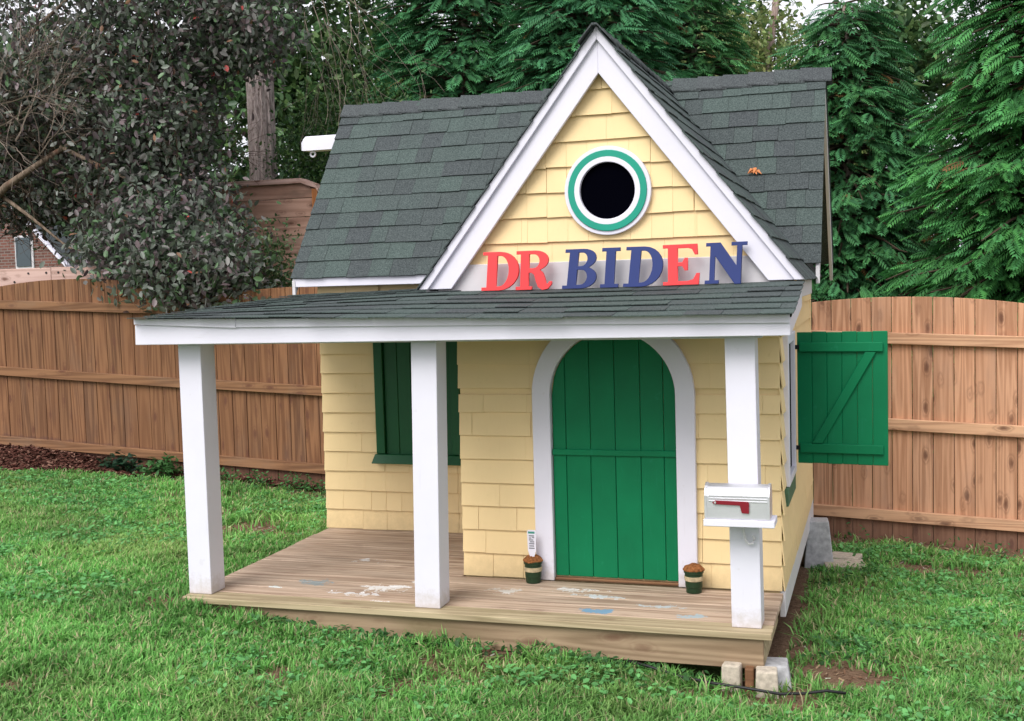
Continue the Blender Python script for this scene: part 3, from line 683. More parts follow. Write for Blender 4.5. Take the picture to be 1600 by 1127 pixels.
def letter(ch, x, w, shear, mat, label, tilt=0):
    cu = bpy.data.curves.new('letter', 'CURVE'); cu.dimensions = '2D'; cu.fill_mode = 'BOTH'; cu.extrude = .008; cu.bevel_depth = .0018
    h = .198
    for loop in GL[ch]:
        sp = cu.splines.new('POLY'); sp.points.add(len(loop)-1); sp.use_cyclic_u = True
        for p, (a, b) in zip(sp.points, loop): p.co = (a*w+b*shear*h, b*h, 0, 1)
    tmp = bpy.data.objects.new('tmp', cu); COL.objects.link(tmp); me = bpy.data.meshes.new_from_object(tmp)
    bpy.data.objects.remove(tmp); bpy.data.curves.remove(cu)
    me.transform(Matrix.Rotation(tilt, 4, 'Z')); me.transform(Matrix.Rotation(PI/2-.03, 4, 'X'))
    me.materials.clear(); me.materials.append(mat); me.name = 'letter'
    o = obj('letter', me, mat, None, (x, .598, zp(x+.1, .598)+.0135)); return props(o, label, 'letter', 'painted letters standing in a row above the porch roof')
letter('D', 1.479, .224, .07, M_red, 'red serif letter D at the left end of the row on the porch roof', R_(-.5))
letter('R', 1.668, .200, .05, M_red, 'red serif letter R next to the leftmost red D', R_(.3))
letter('B', 1.917, .200, .12, M_blue, 'dark blue serif letter B following the gap after the red R')
letter('I', 2.117, .160, .08, M_blue, 'narrow dark blue letter I between the blue B and the blue D')
letter('D', 2.236, .217, .10, M_blue, 'dark blue serif letter D between the I and the red E', R_(-.5))
letter('E', 2.440, .208, .02, M_red, 'red serif letter E near the right end of the row, between blue letters', R_(.6))
letter('N', 2.647, .197, .06, M_blue, 'dark blue letter N at the right end of the row by the barge board', R_(.4))

# ------------------------------------------------------------------ mailbox on the right post
MB = thing('mailbox', (2.87, -.02, .495), 'small silver mailbox with red flag on a white shelf fixed to the right porch post', 'mailbox')
def mprof(r, h, n=10):
    return [(-r, 0)]+[(-r*math.cos(PI*i/n), h+r*math.sin(PI*i/n)*.85) for i in range(n+1)]+[(r, 0)]
pf = mprof(.058, .10); n = len(pf)
V = [(x, -.035+a, .524+b) for x in (2.732, 3.006) for a, b in pf]
F = [tuple(range(n-1, -1, -1)), tuple(range(n, 2*n))]+[(i, (i+1) % n, n+(i+1) % n, n+i) for i in range(n)]
vobj('box_body', V, F, M_metal, MB, .002)
for zr in (.628, .616, .604): box('rib', 2.745, 3.000, -.0965, -.0925, zr-.0025, zr+.0025, M_metal, MB, .001)
for x in (2.726, 3.000):
    V = [(xx, -.035+a*1.04, .524+b*1.03) for xx in (x, x+.010) for a, b in pf]; vobj('end_rim', V, F, M_metal, MB, .001)
V, F = ext([(2.762, .598), (2.770, .591), (2.882, .588), (2.890, .555), (2.921, .553), (2.922, .600), (2.915, .606), (2.775, .608)], -.1035, -.0985)
vobj('flag', V, F, M_flag, MB, .001)
vobj('flag_pivot', *tube([(2.775, -.108, .600), (2.775, -.092, .600)], .005, 8), M_metal, MB)
box('shelf', 2.722, 3.030, -.105, .040, .492, .523, M_white, MB, .003)
box('bracket_block', 2.868, 2.893, .005, .0405, .462, .491, M_white, MB, .002)
vobj('bracket_hook', *tube([(2.88, .030, .47), (2.885, .020, .44), (2.892, .015, .41), (2.905, .015, .392), (2.922, .018, .395), (2.930, .022, .415), (2.922, .024, .43)], .006, 6), M_trimgrey, MB)

# ------------------------------------------------------------------ pots and tag
def pot(x, y, label, s=1):
    p = thing('plant_pot', (x, y, 0), label, 'plant pot', 'dark green nursery pots beside the door')
    body = [(.038, 0), (.040, .004), (.0405, .028), (.043, .030), (.046, .10), (.0505, .102), (.0515, .118), (.048, .118), (.047, .105)]
    V, F = lathe([(r*s, z*s) for r, z in body], x, y, .001, 28); vobj('pot_body', V, F, M_potgreen, p, smooth=False)
    V, F = lathe([(.0455*s, .062*s), (.0472*s, .063*s), (.0485*s, .084*s), (.0465*s, .085*s)], x, y, .001, 28); vobj('label_band', V, F, M_band, p)
    V, F = lathe([(.047*s, .112*s), (.0535*s, .115*s), (.054*s, .120*s), (.045*s, .131*s), (.028*s, .141*s), (.008*s, .145*s)], x, y, .001, 22)
    V = [(a+random.uniform(-.003, .003), b+random.uniform(-.003, .003), c+random.uniform(-.003, .003)) for a, b, c in V]
    vobj('soil', V, F, M_soil, p)
pot(1.712, .615, 'dark green nursery pot of peat with a white tag, left of the door')
pot(2.566, .590, 'dark green nursery pot of peat without a tag, right of the door', 1.0)
T = thing('plant_tag', (1.714, .60, .12), 'white printed plant tag stuck in the pot left of the door', 'tag')
V, F = ext([(1.708, .12), (1.718, .12), (1.735, .175), (1.737, .275), (1.732, .284), (1.693, .284), (1.688, .275), (1.691, .175)], .598, .6005); vobj('stake', V, F, M_white, T)
M_ink = plain('grey_ink', (.18, .18, .2), .7); M_inkg = plain('green_ink', (.05, .25, .2), .7)
box('print_block', 1.694, 1.730, .5972, .5979, .265, .276, M_inkg, T, 0)
for i, (a, b, z) in enumerate(((.698, .727, .250), (.698, .712, .238), (.716, .727, .241), (.698, .722, .228), (.703, .727, .218), (.698, .727, .208), (.699, .726, .196), (.697, .728, .184))):
    box('print_line', 1+a, 1+b, .5972, .5979, z, z+.006, M_ink, T, 0)

# ------------------------------------------------------------------ blocks, pavers, cable, debris
def taper(name, x0, x1, y0, y1, z0, z1, inset, mat, rz=0, parent=None):
    V = boxv(x0, x1, y0, y1, z0, z1); cx, cy = (x0+x1)/2, (y0+y1)/2
    V = [(cx+(x-cx)*(1-inset if z > (z0+z1)/2 else 1), cy+(y-cy)*(1-inset if z > (z0+z1)/2 else 1), z) for x, y, z in V]
    V = [(cx+(x-cx)*math.cos(rz)-(y-cy)*math.sin(rz), cy+(x-cx)*math.sin(rz)+(y-cy)*math.cos(rz), z) for x, y, z in V]
    return vobj(name, V, BF, mat, parent, .008, seg=2)
def G(x, y): return float(gz(x, y))
props(taper('concrete_pier', 2.93, 3.085, .01, .20, G(3, .1)-.04, -.165, .30, M_conc, .1), 'grey tapered concrete pier under the near right corner of the deck', 'concrete block')
props(taper('concrete_chunk', 2.930, 3.035, -.10, .0, G(3, 0)-.04, -.150, .12, M_tan, .1), 'tan concrete piece leaning on the grey pier at the near deck corner', 'concrete block')
props(taper('stone_block', 2.785, 2.872, -.075, -.004, G(2.8, 0)-.04, -.140, .06, M_tan, -.08), 'small tan block standing alone below the rim board near the mailbox post', 'stone block')
props(taper('wood_scrap', 2.885, 2.925, -.05, .0, G(2.9, 0)-.03, -.155, .0, M_railL, .05), 'brown wood scrap wedged between the two tan blocks', 'wood scrap')
props(taper('concrete_pier', 2.955, 3.16, 2.72, 2.95, G(3.05, 2.8)-.04, -.075, .34, M_conc, .1), 'grey tapered concrete pier behind the side wall near the fence', 'concrete block')
props(taper('paver', 3.10, 3.36, 2.64, 2.84, G(3.2, 2.7)-.01, G(3.2, 2.7)+.045, .0, M_tan, .15), 'flat tan paver lying beside the rear pier', 'paver', 'pavers by the rear pier')
props(taper('paver', 3.13, 3.33, 2.86, 3.02, G(3.2, 2.9)-.01, G(3.2, 2.9)+.06, .0, M_tan, -.2), 'tilted tan paver behind the flat one, close to the fence', 'paver', 'pavers by the rear pier')
pts = [(2.30+i*.10, .02-.13*math.sin(i*.28)-i*.012, G(2.30+i*.10, -.1)+.045+.004*math.sin(i*1.7)) for i in range(11)]
pts = [(2.35, -.02), (2.45, -.05), (2.6, -.09), (2.75, -.125), (2.9, -.16), (3.05, -.16), (3.15, -.12), (3.24, -.09), (3.32, -.08)]
props(vobj('garden_hose', *tube([(x, y, G(x, y)+.05+.006*math.sin(i*2)) for i, (x, y) in enumerate(pts)], .0065, 8), M_black, smooth=True), 'thin black hose running through grass past the near tan blocks', 'hose')
pts = [(.0+i*.11, .0-.004*i+.012*math.sin(i*1.1), G(i*.11, .0)+.022) for i in range(15)]
props(vobj('black_edging_cord', *tube(pts, .005, 6), M_black, smooth=True), 'thin black cord along the foot of the deck at its left front', 'cord')
# dry leaf on the valley
V, F = [], []
lv = []; LFX, LFY, LFZ = -0.171, 1.958, 0.206
for k in range(5):
    a = k*1.3; c, s = math.cos(a), math.sin(a); cx, cz = 2.93+.018*(k % 3-1), 1.99+.012*(k % 2)
    base = [(-.028, 0, 0), (0, -.012, .010), (.03, 0, .004), (0, .012, .012)]
    pv = [(cx+LFX+x*c-y*s, LFY+(x*s+y*c)*.4, cz+LFZ+z*1.6+(x*s+y*c)*.6) for x, y, z in base]
    lv.append((pv, [(0, 1, 2), (0, 2, 3)]))
V, F = join(lv)
props(vobj('dry_leaf', V, F, plain('dry_leaf_orange', (.62, .24, .09), .8)), 'curled orange dead leaf caught on the right valley of the roof', 'leaf')

# ------------------------------------------------------------------ fence
FN = thing('wooden_fence', (0, 4.03, -.3), 'tall brown wooden board fence with three rails and arched tops behind the playhouse', 'fence')
FY = 4.0
def ftop(x):
    c = math.floor((x+4.74)/2.44); u = ((x+4.74)/2.44-c)*2-1
    base = float(np.interp(x, [-8, -4.6, -1.24, 3.8, 8], [1.75, 1.655, 1.47, 1.262, 1.10]))
    return base+.125*(1-u*u)
def frail(x, k):
    L_ = {0: ([-8, -4.62, -1.2, 3.07, 4.46, 8], [1.68, 1.50, 1.35, 1.09, 1.035, .90]),
          1: ([-8, -4.66, -1.24, 3.58, 4.47, 8], [1.05, .875, .67, .43, .38, .23]),
          2: ([-8, -4.71, -1.27, 3.01, 4.47, 8], [.38, .20, -.02, -.235, -.315, -.48])}[k]
    return float(np.interp(x, *L_))
x = -7.2; i = 0
while x < 7.4:
    w = .145+random.uniform(-.002, .003); xm = x+w/2; zt = ftop(xm); zb_ = G(xm, FY)-.03
    t0, t1 = ftop(x+.003), ftop(x+w-.003)
    V = [(x+.0022, FY, zb_), (x+w-.0022, FY, zb_), (x+w-.0022, FY+.017, zb_), (x+.0022, FY+.017, zb_), (x+.0022, FY, t0), (x+w-.0022, FY, t1), (x+w-.0022, FY+.017, t1), (x+.0022, FY+.017, t0)]
    yo = random.uniform(0, .004); V = [(a, b+yo, c) for a, b, c in V]
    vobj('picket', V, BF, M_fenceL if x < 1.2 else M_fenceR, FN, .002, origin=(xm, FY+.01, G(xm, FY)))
    x += w; i += 1
for k in range(3):
    bx_ = [-7.18, -4.74, -2.30, .14, 2.58, 5.02, 7.4]
    for a, b in zip(bx_[:-1], bx_[1:]):
        za, zb2 = frail(a, k), frail(b, k); mid = frail((a+b)/2, k)-(za+zb2)/2
        h = .043; zo = random.uniform(-.006, .006)
        V = [(a+.003, FY-.040, za-h+zo), (b-.003, FY-.040, zb2-h+zo), (b-.003, FY-.002, zb2-h+zo), (a+.003, FY-.002, za-h+zo), (a+.003, FY-.040, za+h+zo), (b-.003, FY-.040, zb2+h+zo), (b-.003, FY-.002, zb2+h+zo), (a+.003, FY-.002, za+h+zo)]
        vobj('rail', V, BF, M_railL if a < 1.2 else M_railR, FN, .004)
for xq in (-4.74, -2.3, .14, 2.58, 5.02, 7.3, -7.15):
    box('post', xq-.045, xq+.045, FY+.024, FY+.115, G(xq, FY)-.1, ftop(xq)-.06, M_railL, FN, .004)

# pale boards behind the left end of the fence
NB_ = thing('pale_board_wall', (-4.6, 4.3, 1.7), 'pale pink cedar boards with dark screws showing above the left fence end', 'board wall')
for a, b in ((-6.6, -4.19), (-4.186, -3.0)):
    box('board', a, b, 4.22, 4.25, 1.60, float(1.850), M_pink, NB_, .004)
for x_, z_ in ((-4.95, 1.80), (-4.82, 1.73), (-4.45, 1.80), (-4.62, 1.72), (-4.24, 1.80), (-4.10, 1.80), (-3.9, 1.79), (-3.75, 1.79), (-5.05, 1.80)):
    V, F = tube([(x_, 4.214, z_), (x_, 4.222, z_)], .011, 8); vobj('screw', V, F, M_black, NB_)
for x_ in (-6.3, -4.2, -3.1): box('support_post', x_-.045, x_+.045, 4.26, 4.35, G(x_, 4.3)-.1, 1.78, M_pink, NB_, .004)

# brown plank wall behind the dark tree
PW = thing('plank_wall', (-3.8, 6.2, 0), 'weathered brown plank wall with pale cap beyond the fence, half hidden by the dark tree', 'wall')
px0, px1, py = -4.9, -2.32, 6.2
z = -.25; i = 0
while z < 2.68:
    h = .20; zt = min(z+h-.004, 2.70)
    if i >= 0: box('plank', px0, px1+random.uniform(-.01, .01), py+random.uniform(0, .008), py+.03, z, zt, M_panel, PW, .004)
    z += h; i += 1
V, F = ext([(px0, 2.72), (px1-.16, 2.705), (px1+.02, 2.645), (px1+.05, 2.60), (px1+.05, 2.64), (px1-.01, 2.70), (px1-.16, 2.76), (px0, 2.775)], py-.05, py+.10); vobj('cap', V, F, M_pink, PW, .004)
box('end_post', px1-.03, px1+.035, py-.045, py+.06, -.4, 2.64, M_orange, PW, .004)

# far brick house at the left edge
BHX = .45
BH = thing('brick_house', (-19, 21, 0), 'distant red brick house with white rake trim, seen below the dark tree at left', 'house')
def brickmat():
    m, t, b = nodes_of('far_brick'); br = nn(t, 'ShaderNodeTexBrick', Scale=1.0)
    br.inputs['Color1'].default_value = (.20, .075, .055, 1); br.inputs['Color2'].default_value = (.11, .05, .04, 1); br.inputs['Mortar'].default_value = (.20, .16, .14, 1)
    br.inputs['Brick Width'].default_value = .21; br.inputs['Row Height'].default_value = .075; br.inputs['Mortar Size'].default_value = .012
    tc = t.nodes.new('ShaderNodeTexCoord'); sx = t.nodes.new('ShaderNodeSeparateXYZ'); cb = t.nodes.new('ShaderNodeCombineXYZ'); t.links.new(tc.outputs['Object'], sx.inputs[0])
    t.links.new(sx.outputs['X'], cb.inputs['X']); t.links.new(sx.outputs['Z'], cb.inputs['Y']); t.links.new(cb.outputs[0], br.inputs['Vector'])
    t.links.new(br.outputs['Color'], b.inputs['Base Color']); b.inputs['Roughness'].default_value = .9; return m
def bhx(p): return [(x+BHX, z) for x, z in p]
vobj('wall', *ext(bhx([(-26, -1), (-17.0, -1), (-17.0, 2.4), (-19.2, 4.6), (-23.4, 4.6)]), 20.0, 22), brickmat(), BH)
wn_ = box('window', -18.58+BHX, -18.0+BHX, 19.96, 20.0, 2.0, 3.12, M_trimgrey, BH, .01)
box('window_fill', -18.52+BHX, -18.07+BHX, 19.93, 19.958, 2.32, 3.07, plain('window_glass', (.05, .07, .08), .15, .6), wn_, 0)
V, F = ext(bhx([(-19.25, 4.72), (-16.85, 2.32), (-16.85, 2.24), (-19.25, 4.64)][::-1]), 19.75, 22); vobj('rake_trim', V, F, M_white, BH, .01)
vobj('roof', *ext(bhx([(-23.4, 4.72), (-19.25, 4.83), (-16.82, 2.38), (-16.82, 2.325), (-19.25, 4.73), (-23.4, 4.64)][::-1]), 19.9, 22.2), M_shingle, BH)
SHD = thing('garden_shed', (-15.6, 20, 0), 'small distant shed with grey hipped shingle roof beyond the left fence', 'shed')
box('wall', -16.7, -14.0, 20.2, 22.4, -.5, 2.1, brickmat(), SHD)
vobj('roof', [(-16.9, 20, 2.1), (-13.8, 20, 2.1), (-13.8, 22.6, 2.1), (-16.9, 22.6, 2.1), (-15.9, 21.2, 2.95), (-14.7, 21.2, 2.95)], [(0, 1, 5, 4), (1, 2, 5), (2, 3, 4, 5), (3, 0, 4), (3, 2, 1, 0)], plain('grey_shed_roof', (.17, .14, .16), .9, .2, nz=(3, .3)), SHD)

# ------------------------------------------------------------------ vegetation
def spray_template(L_=.20, pairs=7, wl=.070, ww=.0185):
    V, F, Cc = [], [], []
    def ax(t): return np.array([t*L_, 0, -.22*L_*t*t])
    for i in range(pairs):
        t = (i+.6)/pairs; b = ax(t); l = wl*(1.0-.55*t)*(.55+.9*min(1, t*3))
        for s in (-1, 1):
            a = R_(44); d = np.array([math.cos(a), s*math.sin(a), -.22]); d /= np.linalg.norm(d); p = np.cross(d, [0, 0, 1]); p /= np.linalg.norm(p)
            b0 = b+np.array([s*.004, 0, 0]); m_ = b0+d*l*.45; e = b0+d*l+np.array([0, 0, -.16*l]); n = len(V)
            V += [b0, m_+p*ww*.5, e, m_-p*ww*.5]; F.append((n, n+1, n+2, n+3))
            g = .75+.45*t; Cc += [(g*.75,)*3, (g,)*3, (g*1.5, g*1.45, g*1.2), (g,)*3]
    n = len(V); b = ax(.9); e = ax(1.0)+np.array([.04, 0, -.012]); V += [b, (b+e)/2+np.array([0, .010, 0]), e, (b+e)/2-np.array([0, .010, 0])]; F.append((n, n+1, n+2, n+3)); Cc += [(1.1,)*3]*2+[(1.4,)*3]+[(1.1,)*3]
    return np.array(V), np.array(F), np.array(Cc)
SP = spray_template()
def hemlock(x, y, Ht, Rm, nbr, label, base_col, tipy=1.0, z0=None, trunk_r=.13, low=.25, seed=1, spr=20, trunk_mat=None, size=1.0):
    r_ = np.random.default_rng(seed); zg_ = G(x, y)
    t = thing('conifer_tree', (x, y, zg_), label, 'tree', 'conifers behind the fence')
    pts = [(x+.03*math.sin(k), y, zg_+Ht*k/10) for k in range(11)]; vobj('trunk', *tube(pts, [trunk_r*(1-.085*k) for k in range(11)], 10), trunk_mat or M_bark, t, smooth=True)
    P, Rr, Sc, Ti = [], [], [], []; br = []
    for k in range(nbr):
        hh = low+(1-low)*((k+r_.random())/nbr)**1.05; zz = hh*Ht; az = k*2.39996+r_.normal(0, .25)
        R0 = Rm*max(.08, (1-hh*.93))**.62*r_.uniform(.75, 1.12)
        if math.sin(az) > .55 and r_.random() < .55: continue           # sparser on the far side
        el0 = r_.uniform(-.12, .22); n = max(4, int(spr*R0/Rm)); ca, sa = math.cos(az), math.sin(az)
        tt = np.sort(r_.uniform(.22, 1.0, n)**.8); q = []
        for s in (0, .35, .7, 1.0):
            q.append((x+ca*R0*s, y+sa*R0*s, zg_+zz+R0*(s*math.sin(el0)-.20*s*s)))
        br.append(tube(q, [.022*(1-s*.8)*(.5+R0/Rm) for s in (0, .35, .7, 1)], 4, False))
        side = np.where(np.arange(n) % 2 == 0, 1, -1); off = R0*.30*(1.15-tt)*r_.uniform(.1, 1.3, n)*side
        px_ = x+ca*R0*tt-sa*off; py_ = y+sa*R0*tt+ca*off; pz = zg_+zz+R0*(tt*math.sin(el0)-.20*tt*tt)+r_.normal(0, .035, n)
        pz = np.where((py_ < 4.32) & (pz < 1.75), pz+9e3, pz); P.append(np.stack([px_, py_, pz], -1)); yw = az+side*r_.uniform(.1, 1.5, n)*(1.1-tt*.6)
        Rr.append(rotmats(yw, r_.uniform(-.12, .42, n)+tt*.12, r_.normal(0, .28, n))); Sc.append(r_.uniform(.65, 1.15, n)*size)
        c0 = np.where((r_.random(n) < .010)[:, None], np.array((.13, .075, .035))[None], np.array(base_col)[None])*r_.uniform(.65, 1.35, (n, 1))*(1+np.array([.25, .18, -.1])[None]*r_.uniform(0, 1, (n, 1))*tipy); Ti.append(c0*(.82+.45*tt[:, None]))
    P, Rr, Sc, Ti = np.concatenate(P), np.concatenate(Rr), np.concatenate(Sc), np.concatenate(Ti); kk = P[:, 2] < 100; P, Rr, Sc, Ti = P[kk], Rr[kk], Sc[kk], Ti[kk]
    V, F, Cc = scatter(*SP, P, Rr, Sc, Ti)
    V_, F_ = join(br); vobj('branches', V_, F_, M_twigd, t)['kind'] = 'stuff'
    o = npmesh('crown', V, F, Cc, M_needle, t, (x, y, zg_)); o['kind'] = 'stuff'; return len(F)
LT = np.array([(-.5, 0, 0), (-.2, -.24, .05), (.2, -.22, .03), (.52, 0, -.08), (.2, .22, .03), (-.2, .24, .05)], float)
LF = np.array([(0, 1, 2, 3), (0, 3, 4, 5)]); LC = np.array([(1, 1, 1)]*6, float)
def blob_leaves(lobes, n, size, cols, r_, shell=.55, flat=.5, clump=10, cr=.10, jitter=.30):
    """lobes: (centre, radii, weight). Leaves sit in clumps spread through each lobe, denser toward its skin."""
    w = np.array([l[2] for l in lobes], float); w /= w.sum(); nc = max(1, n//clump)
    li = r_.choice(len(lobes), nc, p=w); C0 = np.array([l[0] for l in lobes])[li]; R0 = np.array([l[1] for l in lobes])[li]
    d = r_.normal(size=(nc, 3)); d /= np.linalg.norm(d, axis=1)[:, None]; rr = (shell+(1-shell)*r_.random(nc)**.6)*(1+.16*np.sin(d[:, 0]*5+d[:, 2]*7)+r_.normal(0, .05, nc))
    cc = C0+d*R0*rr[:, None]
    pos = np.repeat(cc, clump, 0)+r_.normal(0, cr, (nc*clump, 3)); m = len(pos)
    ctone = np.repeat(r_.uniform(.7, 1.3, nc), clump)
    pick = r_.random(m); tint = np.zeros((m, 3)); acc = 0
    for c, p in cols:
        k = (pick >= acc) & (pick < acc+p); tint[k] = c; acc += p
    tint = tint*(ctone*r_.uniform(1-jitter, 1+jitter, m))[:, None]
    rot = rotmats(r_.uniform(0, 2*PI, m), r_.normal(.3, flat, m), r_.normal(0, flat*1.2, m))
    return scatter(LT*np.array([1, 1, 1]), LF, LC, pos, rot, r_.uniform(.65, 1.2, m)*size, tint)
def twigs(starts, r_, n, seg=7, step=.10, spread=.5, r0=.006, drift=(0, 0, .02), fork=2):
    out_ = []
    def grow(p, d, r, k, depth):
        pts = [p]; rr = [r]
        for i in range(k):
            d = (d+Vector(r_.normal(0, .16, 3))+Vector(drift)).normalized(); p = p+d*step; pts.append(p); rr.append(max(.0016, r*(1-.11*(i+1))))
            if depth and r_.random() < .45: grow(p, (d+Vector(r_.normal(0, spread, 3))).normalized(), rr[-1]*.75, max(2, k-i-1), depth-1)
        out_.append(tube(pts, rr, 3, False))
    for (p, d) in starts: grow(Vector(p), Vector(d).normalized(), r0, seg, fork)
    return join(out_)
def dark_tree():
    r_ = np.random.default_rng(5)
    t = thing('dark_leaved_tree', (-6.6, 5.2, 0), 'bushy tree with dark grey-purple leaves and bare grey twigs hanging over the left fence', 'tree')
    lob = [((-4.9, 5.4, 3.55), (1.9, .9, .95), 5.6), ((-3.45, 5.3, 4.25), (1.15, .7, .85), 2.8), ((-3.45, 5.0, 3.05), (.70, .6, .62), 1.6), ((-3.15, 4.75, 2.15), (.78, .60, .52), 2.3), ((-2.50, 4.05, 1.72), (.72, .36, .36), 1.7), ((-3.1, 4.3, 1.95), (.8, .40, .42), 1.5),
           ((-5.2, 5.3, 2.65), (1.0, .6, .38), 1.6), ((-4.1, 5.2, 2.65), (.8, .6, .5), 1.5), ((-4.6, 5.6, 4.8), (2.4, 1.1, 1.0), 2.0), ((-6.2, 5.9, 3.7), (1.7, .7, 1.1), 3.6), ((-3.9, 5.0, 2.25), (.45, .4, .28), .5), ((-5.5, 4.6, 3.5), (.9, .3, .7), .9), ((-2.55, 5.3, 4.25), (.55, .5, .55), .8)]
    cols = [((.105, .130, .098), .42), ((.155, .150, .138), .20), ((.125, .092, .096), .16), ((.085, .155, .070), .17), ((.42, .07, .06), .0025), ((.21, .225, .20), .04), ((.24, .13, .08), .0075)]
    V, F, Cc = blob_leaves(lob, 66000, .080, cols, r_, shell=.35, flat=.75, clump=9, cr=.10)
    o = npmesh('crown', V, F, Cc, M_dark, t, (-4.5, 5.2, 3)); o['kind'] = 'stuff'
    vobj('trunk', *tube([(-6.6, 5.2, -.1), (-6.55, 5.2, .8), (-6.45, 5.2, 1.7), (-6.3, 5.25, 2.6), (-6.1, 5.3, 3.6)], [.13, .12, .11, .09, .06], 10), M_branch, t, smooth=True)
    for q, r0 in (([(-6.45, 5.15, 1.5), (-5.9, 4.9, 2.05), (-5.35, 4.6, 2.42), (-4.85, 4.45, 2.68), (-4.4, 4.6, 2.98), (-4.05, 5.0, 3.3), (-3.7, 5.4, 3.7)], .062),
                  ([(-6.3, 5.2, 2.7), (-5.6, 4.9, 3.1), (-5.0, 4.9, 3.5), (-4.5, 5.3, 3.95)], .035), ([(-5.0, 4.55, 2.6), (-4.6, 4.5, 2.35), (-4.2, 4.5, 2.05), (-3.8, 4.5, 1.95)], .022),
                  ([(-4.3, 4.6, 3.05), (-3.6, 4.7, 2.7), (-3.2, 4.75, 2.2), (-2.95, 4.7, 1.8)], .022), ([(-6.2, 5.3, 3.2), (-5.3, 5.2, 4.2), (-4.2, 5.2, 4.9)], .05)):
        vobj('limb', *tube(q, [r0*(1-.82*i/(len(q)-1)) for i in range(len(q))], 8), M_branch, t, smooth=True)
    st = [((-5.9+r_.uniform(-.4, .5), 4.55+r_.uniform(-.1, .3), 2.9+r_.uniform(-.2, .5)), (r_.uniform(.1, 1), -.1, r_.uniform(.0, 1.1))) for _ in range(27)]
    st += [((-5.3+r_.uniform(-.5, .9), 4.45+r_.uniform(-.1, .2), 3.3+r_.uniform(-.4, .5)), (r_.uniform(-.2, 1), -.05, r_.uniform(-.2, 1.1))) for _ in range(27)]
    V_, F_ = twigs(st, r_, 0, seg=9, step=.11, spread=.45, r0=.0085); vobj('bare_twigs', V_, F_, M_twig, t)['kind'] = 'stuff'
    st = [((-4.6+r_.uniform(-.9, 1.6), 4.9+r_.uniform(-.3, .5), 2.7+r_.uniform(-.6, 1.2)), (r_.uniform(-.6, 1), r_.uniform(-.5, .2), r_.uniform(-.7, .9))) for _ in range(110)]
    V_, F_ = twigs(st, r_, 0, seg=8, step=.09, r0=.007); vobj('dark_twigs', V_, F_, M_twigd, t)['kind'] = 'stuff'
dark_tree()
def broadleaf(name, x, y, lobes, n, size, cols, label, cat='tree', group=None, trunk=None, seed=1, shell=.35, mat=None, flat=.6, clump=10, cr=.13):
    r_ = np.random.default_rng(seed); zz = G(x, y)
    t = thing(name, (x, y, zz), label, cat, group)
    V, F, Cc = blob_leaves(lobes, n, size, cols, r_, shell=shell, flat=flat, clump=clump, cr=cr)
    o = npmesh('crown' if cat == 'tree' else 'foliage', V, F, Cc, mat or M_leaf, t, (x, y, zz)); o['kind'] = 'stuff'
    if trunk:
        for q, r0 in trunk: vobj('trunk' if r0 > .06 else 'limb', *tube(q, [r0*(1-.55*i/(len(q)-1)) for i in range(len(q))], 9), M_bark, t, smooth=True)
    return t
# tall bare-trunked tree behind the plank wall
big = thing('tall_tree', (-3.75, 7.6, -.3), 'thick grey-brown ridged trunk rising behind the plank wall, right of the dark tree', 'tree')
def ridged(x, y, z0, z1, r0, r1, k=44, nz_=60, seed=3):
    V, F = [], []
    for i in range(nz_+1):
        z = z0+(z1-z0)*i/nz_; r = r0+(r1-r0)*i/nz_
        for j in range(k):
            a = 2*PI*j/k; b = r*(1+.055*math.sin(a*11+math.sin(z*3.1)*1.3)+.03*math.sin(a*23+z*5)+random.uniform(-.018, .018)); V.append((x+b*math.cos(a), y+b*math.sin(a), z))
    for i in range(nz_):
        for j in range(k): F.append((i*k+j, i*k+(j+1) % k, (i+1)*k+(j+1) % k, (i+1)*k+j))
    return V, F
vobj('trunk', *ridged(-3.73, 7.6, -.3, 9, .175, .14), M_ridged, big)
r_ = np.random.default_rng(17)
V, F, Cc = blob_leaves([((-3.8, 8, 7.0), (3.2, 2.2, 2.0), 1)], 16000, .12, [((.05, .085, .035), 1.0)], r_, shell=.2); npmesh('crown', V, F, Cc, M_leaf, big, (-3.75, 7.6, -.3))['kind'] = 'stuff'
# conifers behind the fence
GC = (.022, .082, .040)
hemlock(5.05, 5.85, 6.6, 1.85, 900, 'large conifer with bright green feathery sprays rising over the right fence', (.046, .172, .060), 1.1, seed=11, spr=40, low=.16, size=1.03)
hemlock(3.15, 7.3, 4.75, 1.6, 480, 'shorter dark conifer standing just right of the playhouse roof', (.042, .145, .064), 1, seed=12, spr=32, low=.16, size=1.1)
hemlock(7.6, 6.8, 6.6, 2.0, 330, 'conifer at the far right edge beyond the fence', (.044, .150, .066), 1, seed=13, spr=24, low=.2, size=1.2)
hemlock(.45, 7.4, 6.3, 1.9, 560, 'blue-green conifer directly behind the left roof ridge with trunk showing', (.044, .155, .078), .8, seed=14, spr=34, low=.30, trunk_r=.17, size=1.15)
hemlock(-1.3, 8.2, 6.3, 2.0, 480, 'conifer behind the left end of the roof', (.040, .140, .066), .8, seed=15, spr=32, low=.25, size=1.25)
hemlock(1.35, 8.8, 5.9, 1.35, 360, 'conifer behind the gable peak', (.048, .155, .064), 1, seed=16, spr=30, low=.3, size=1.15)
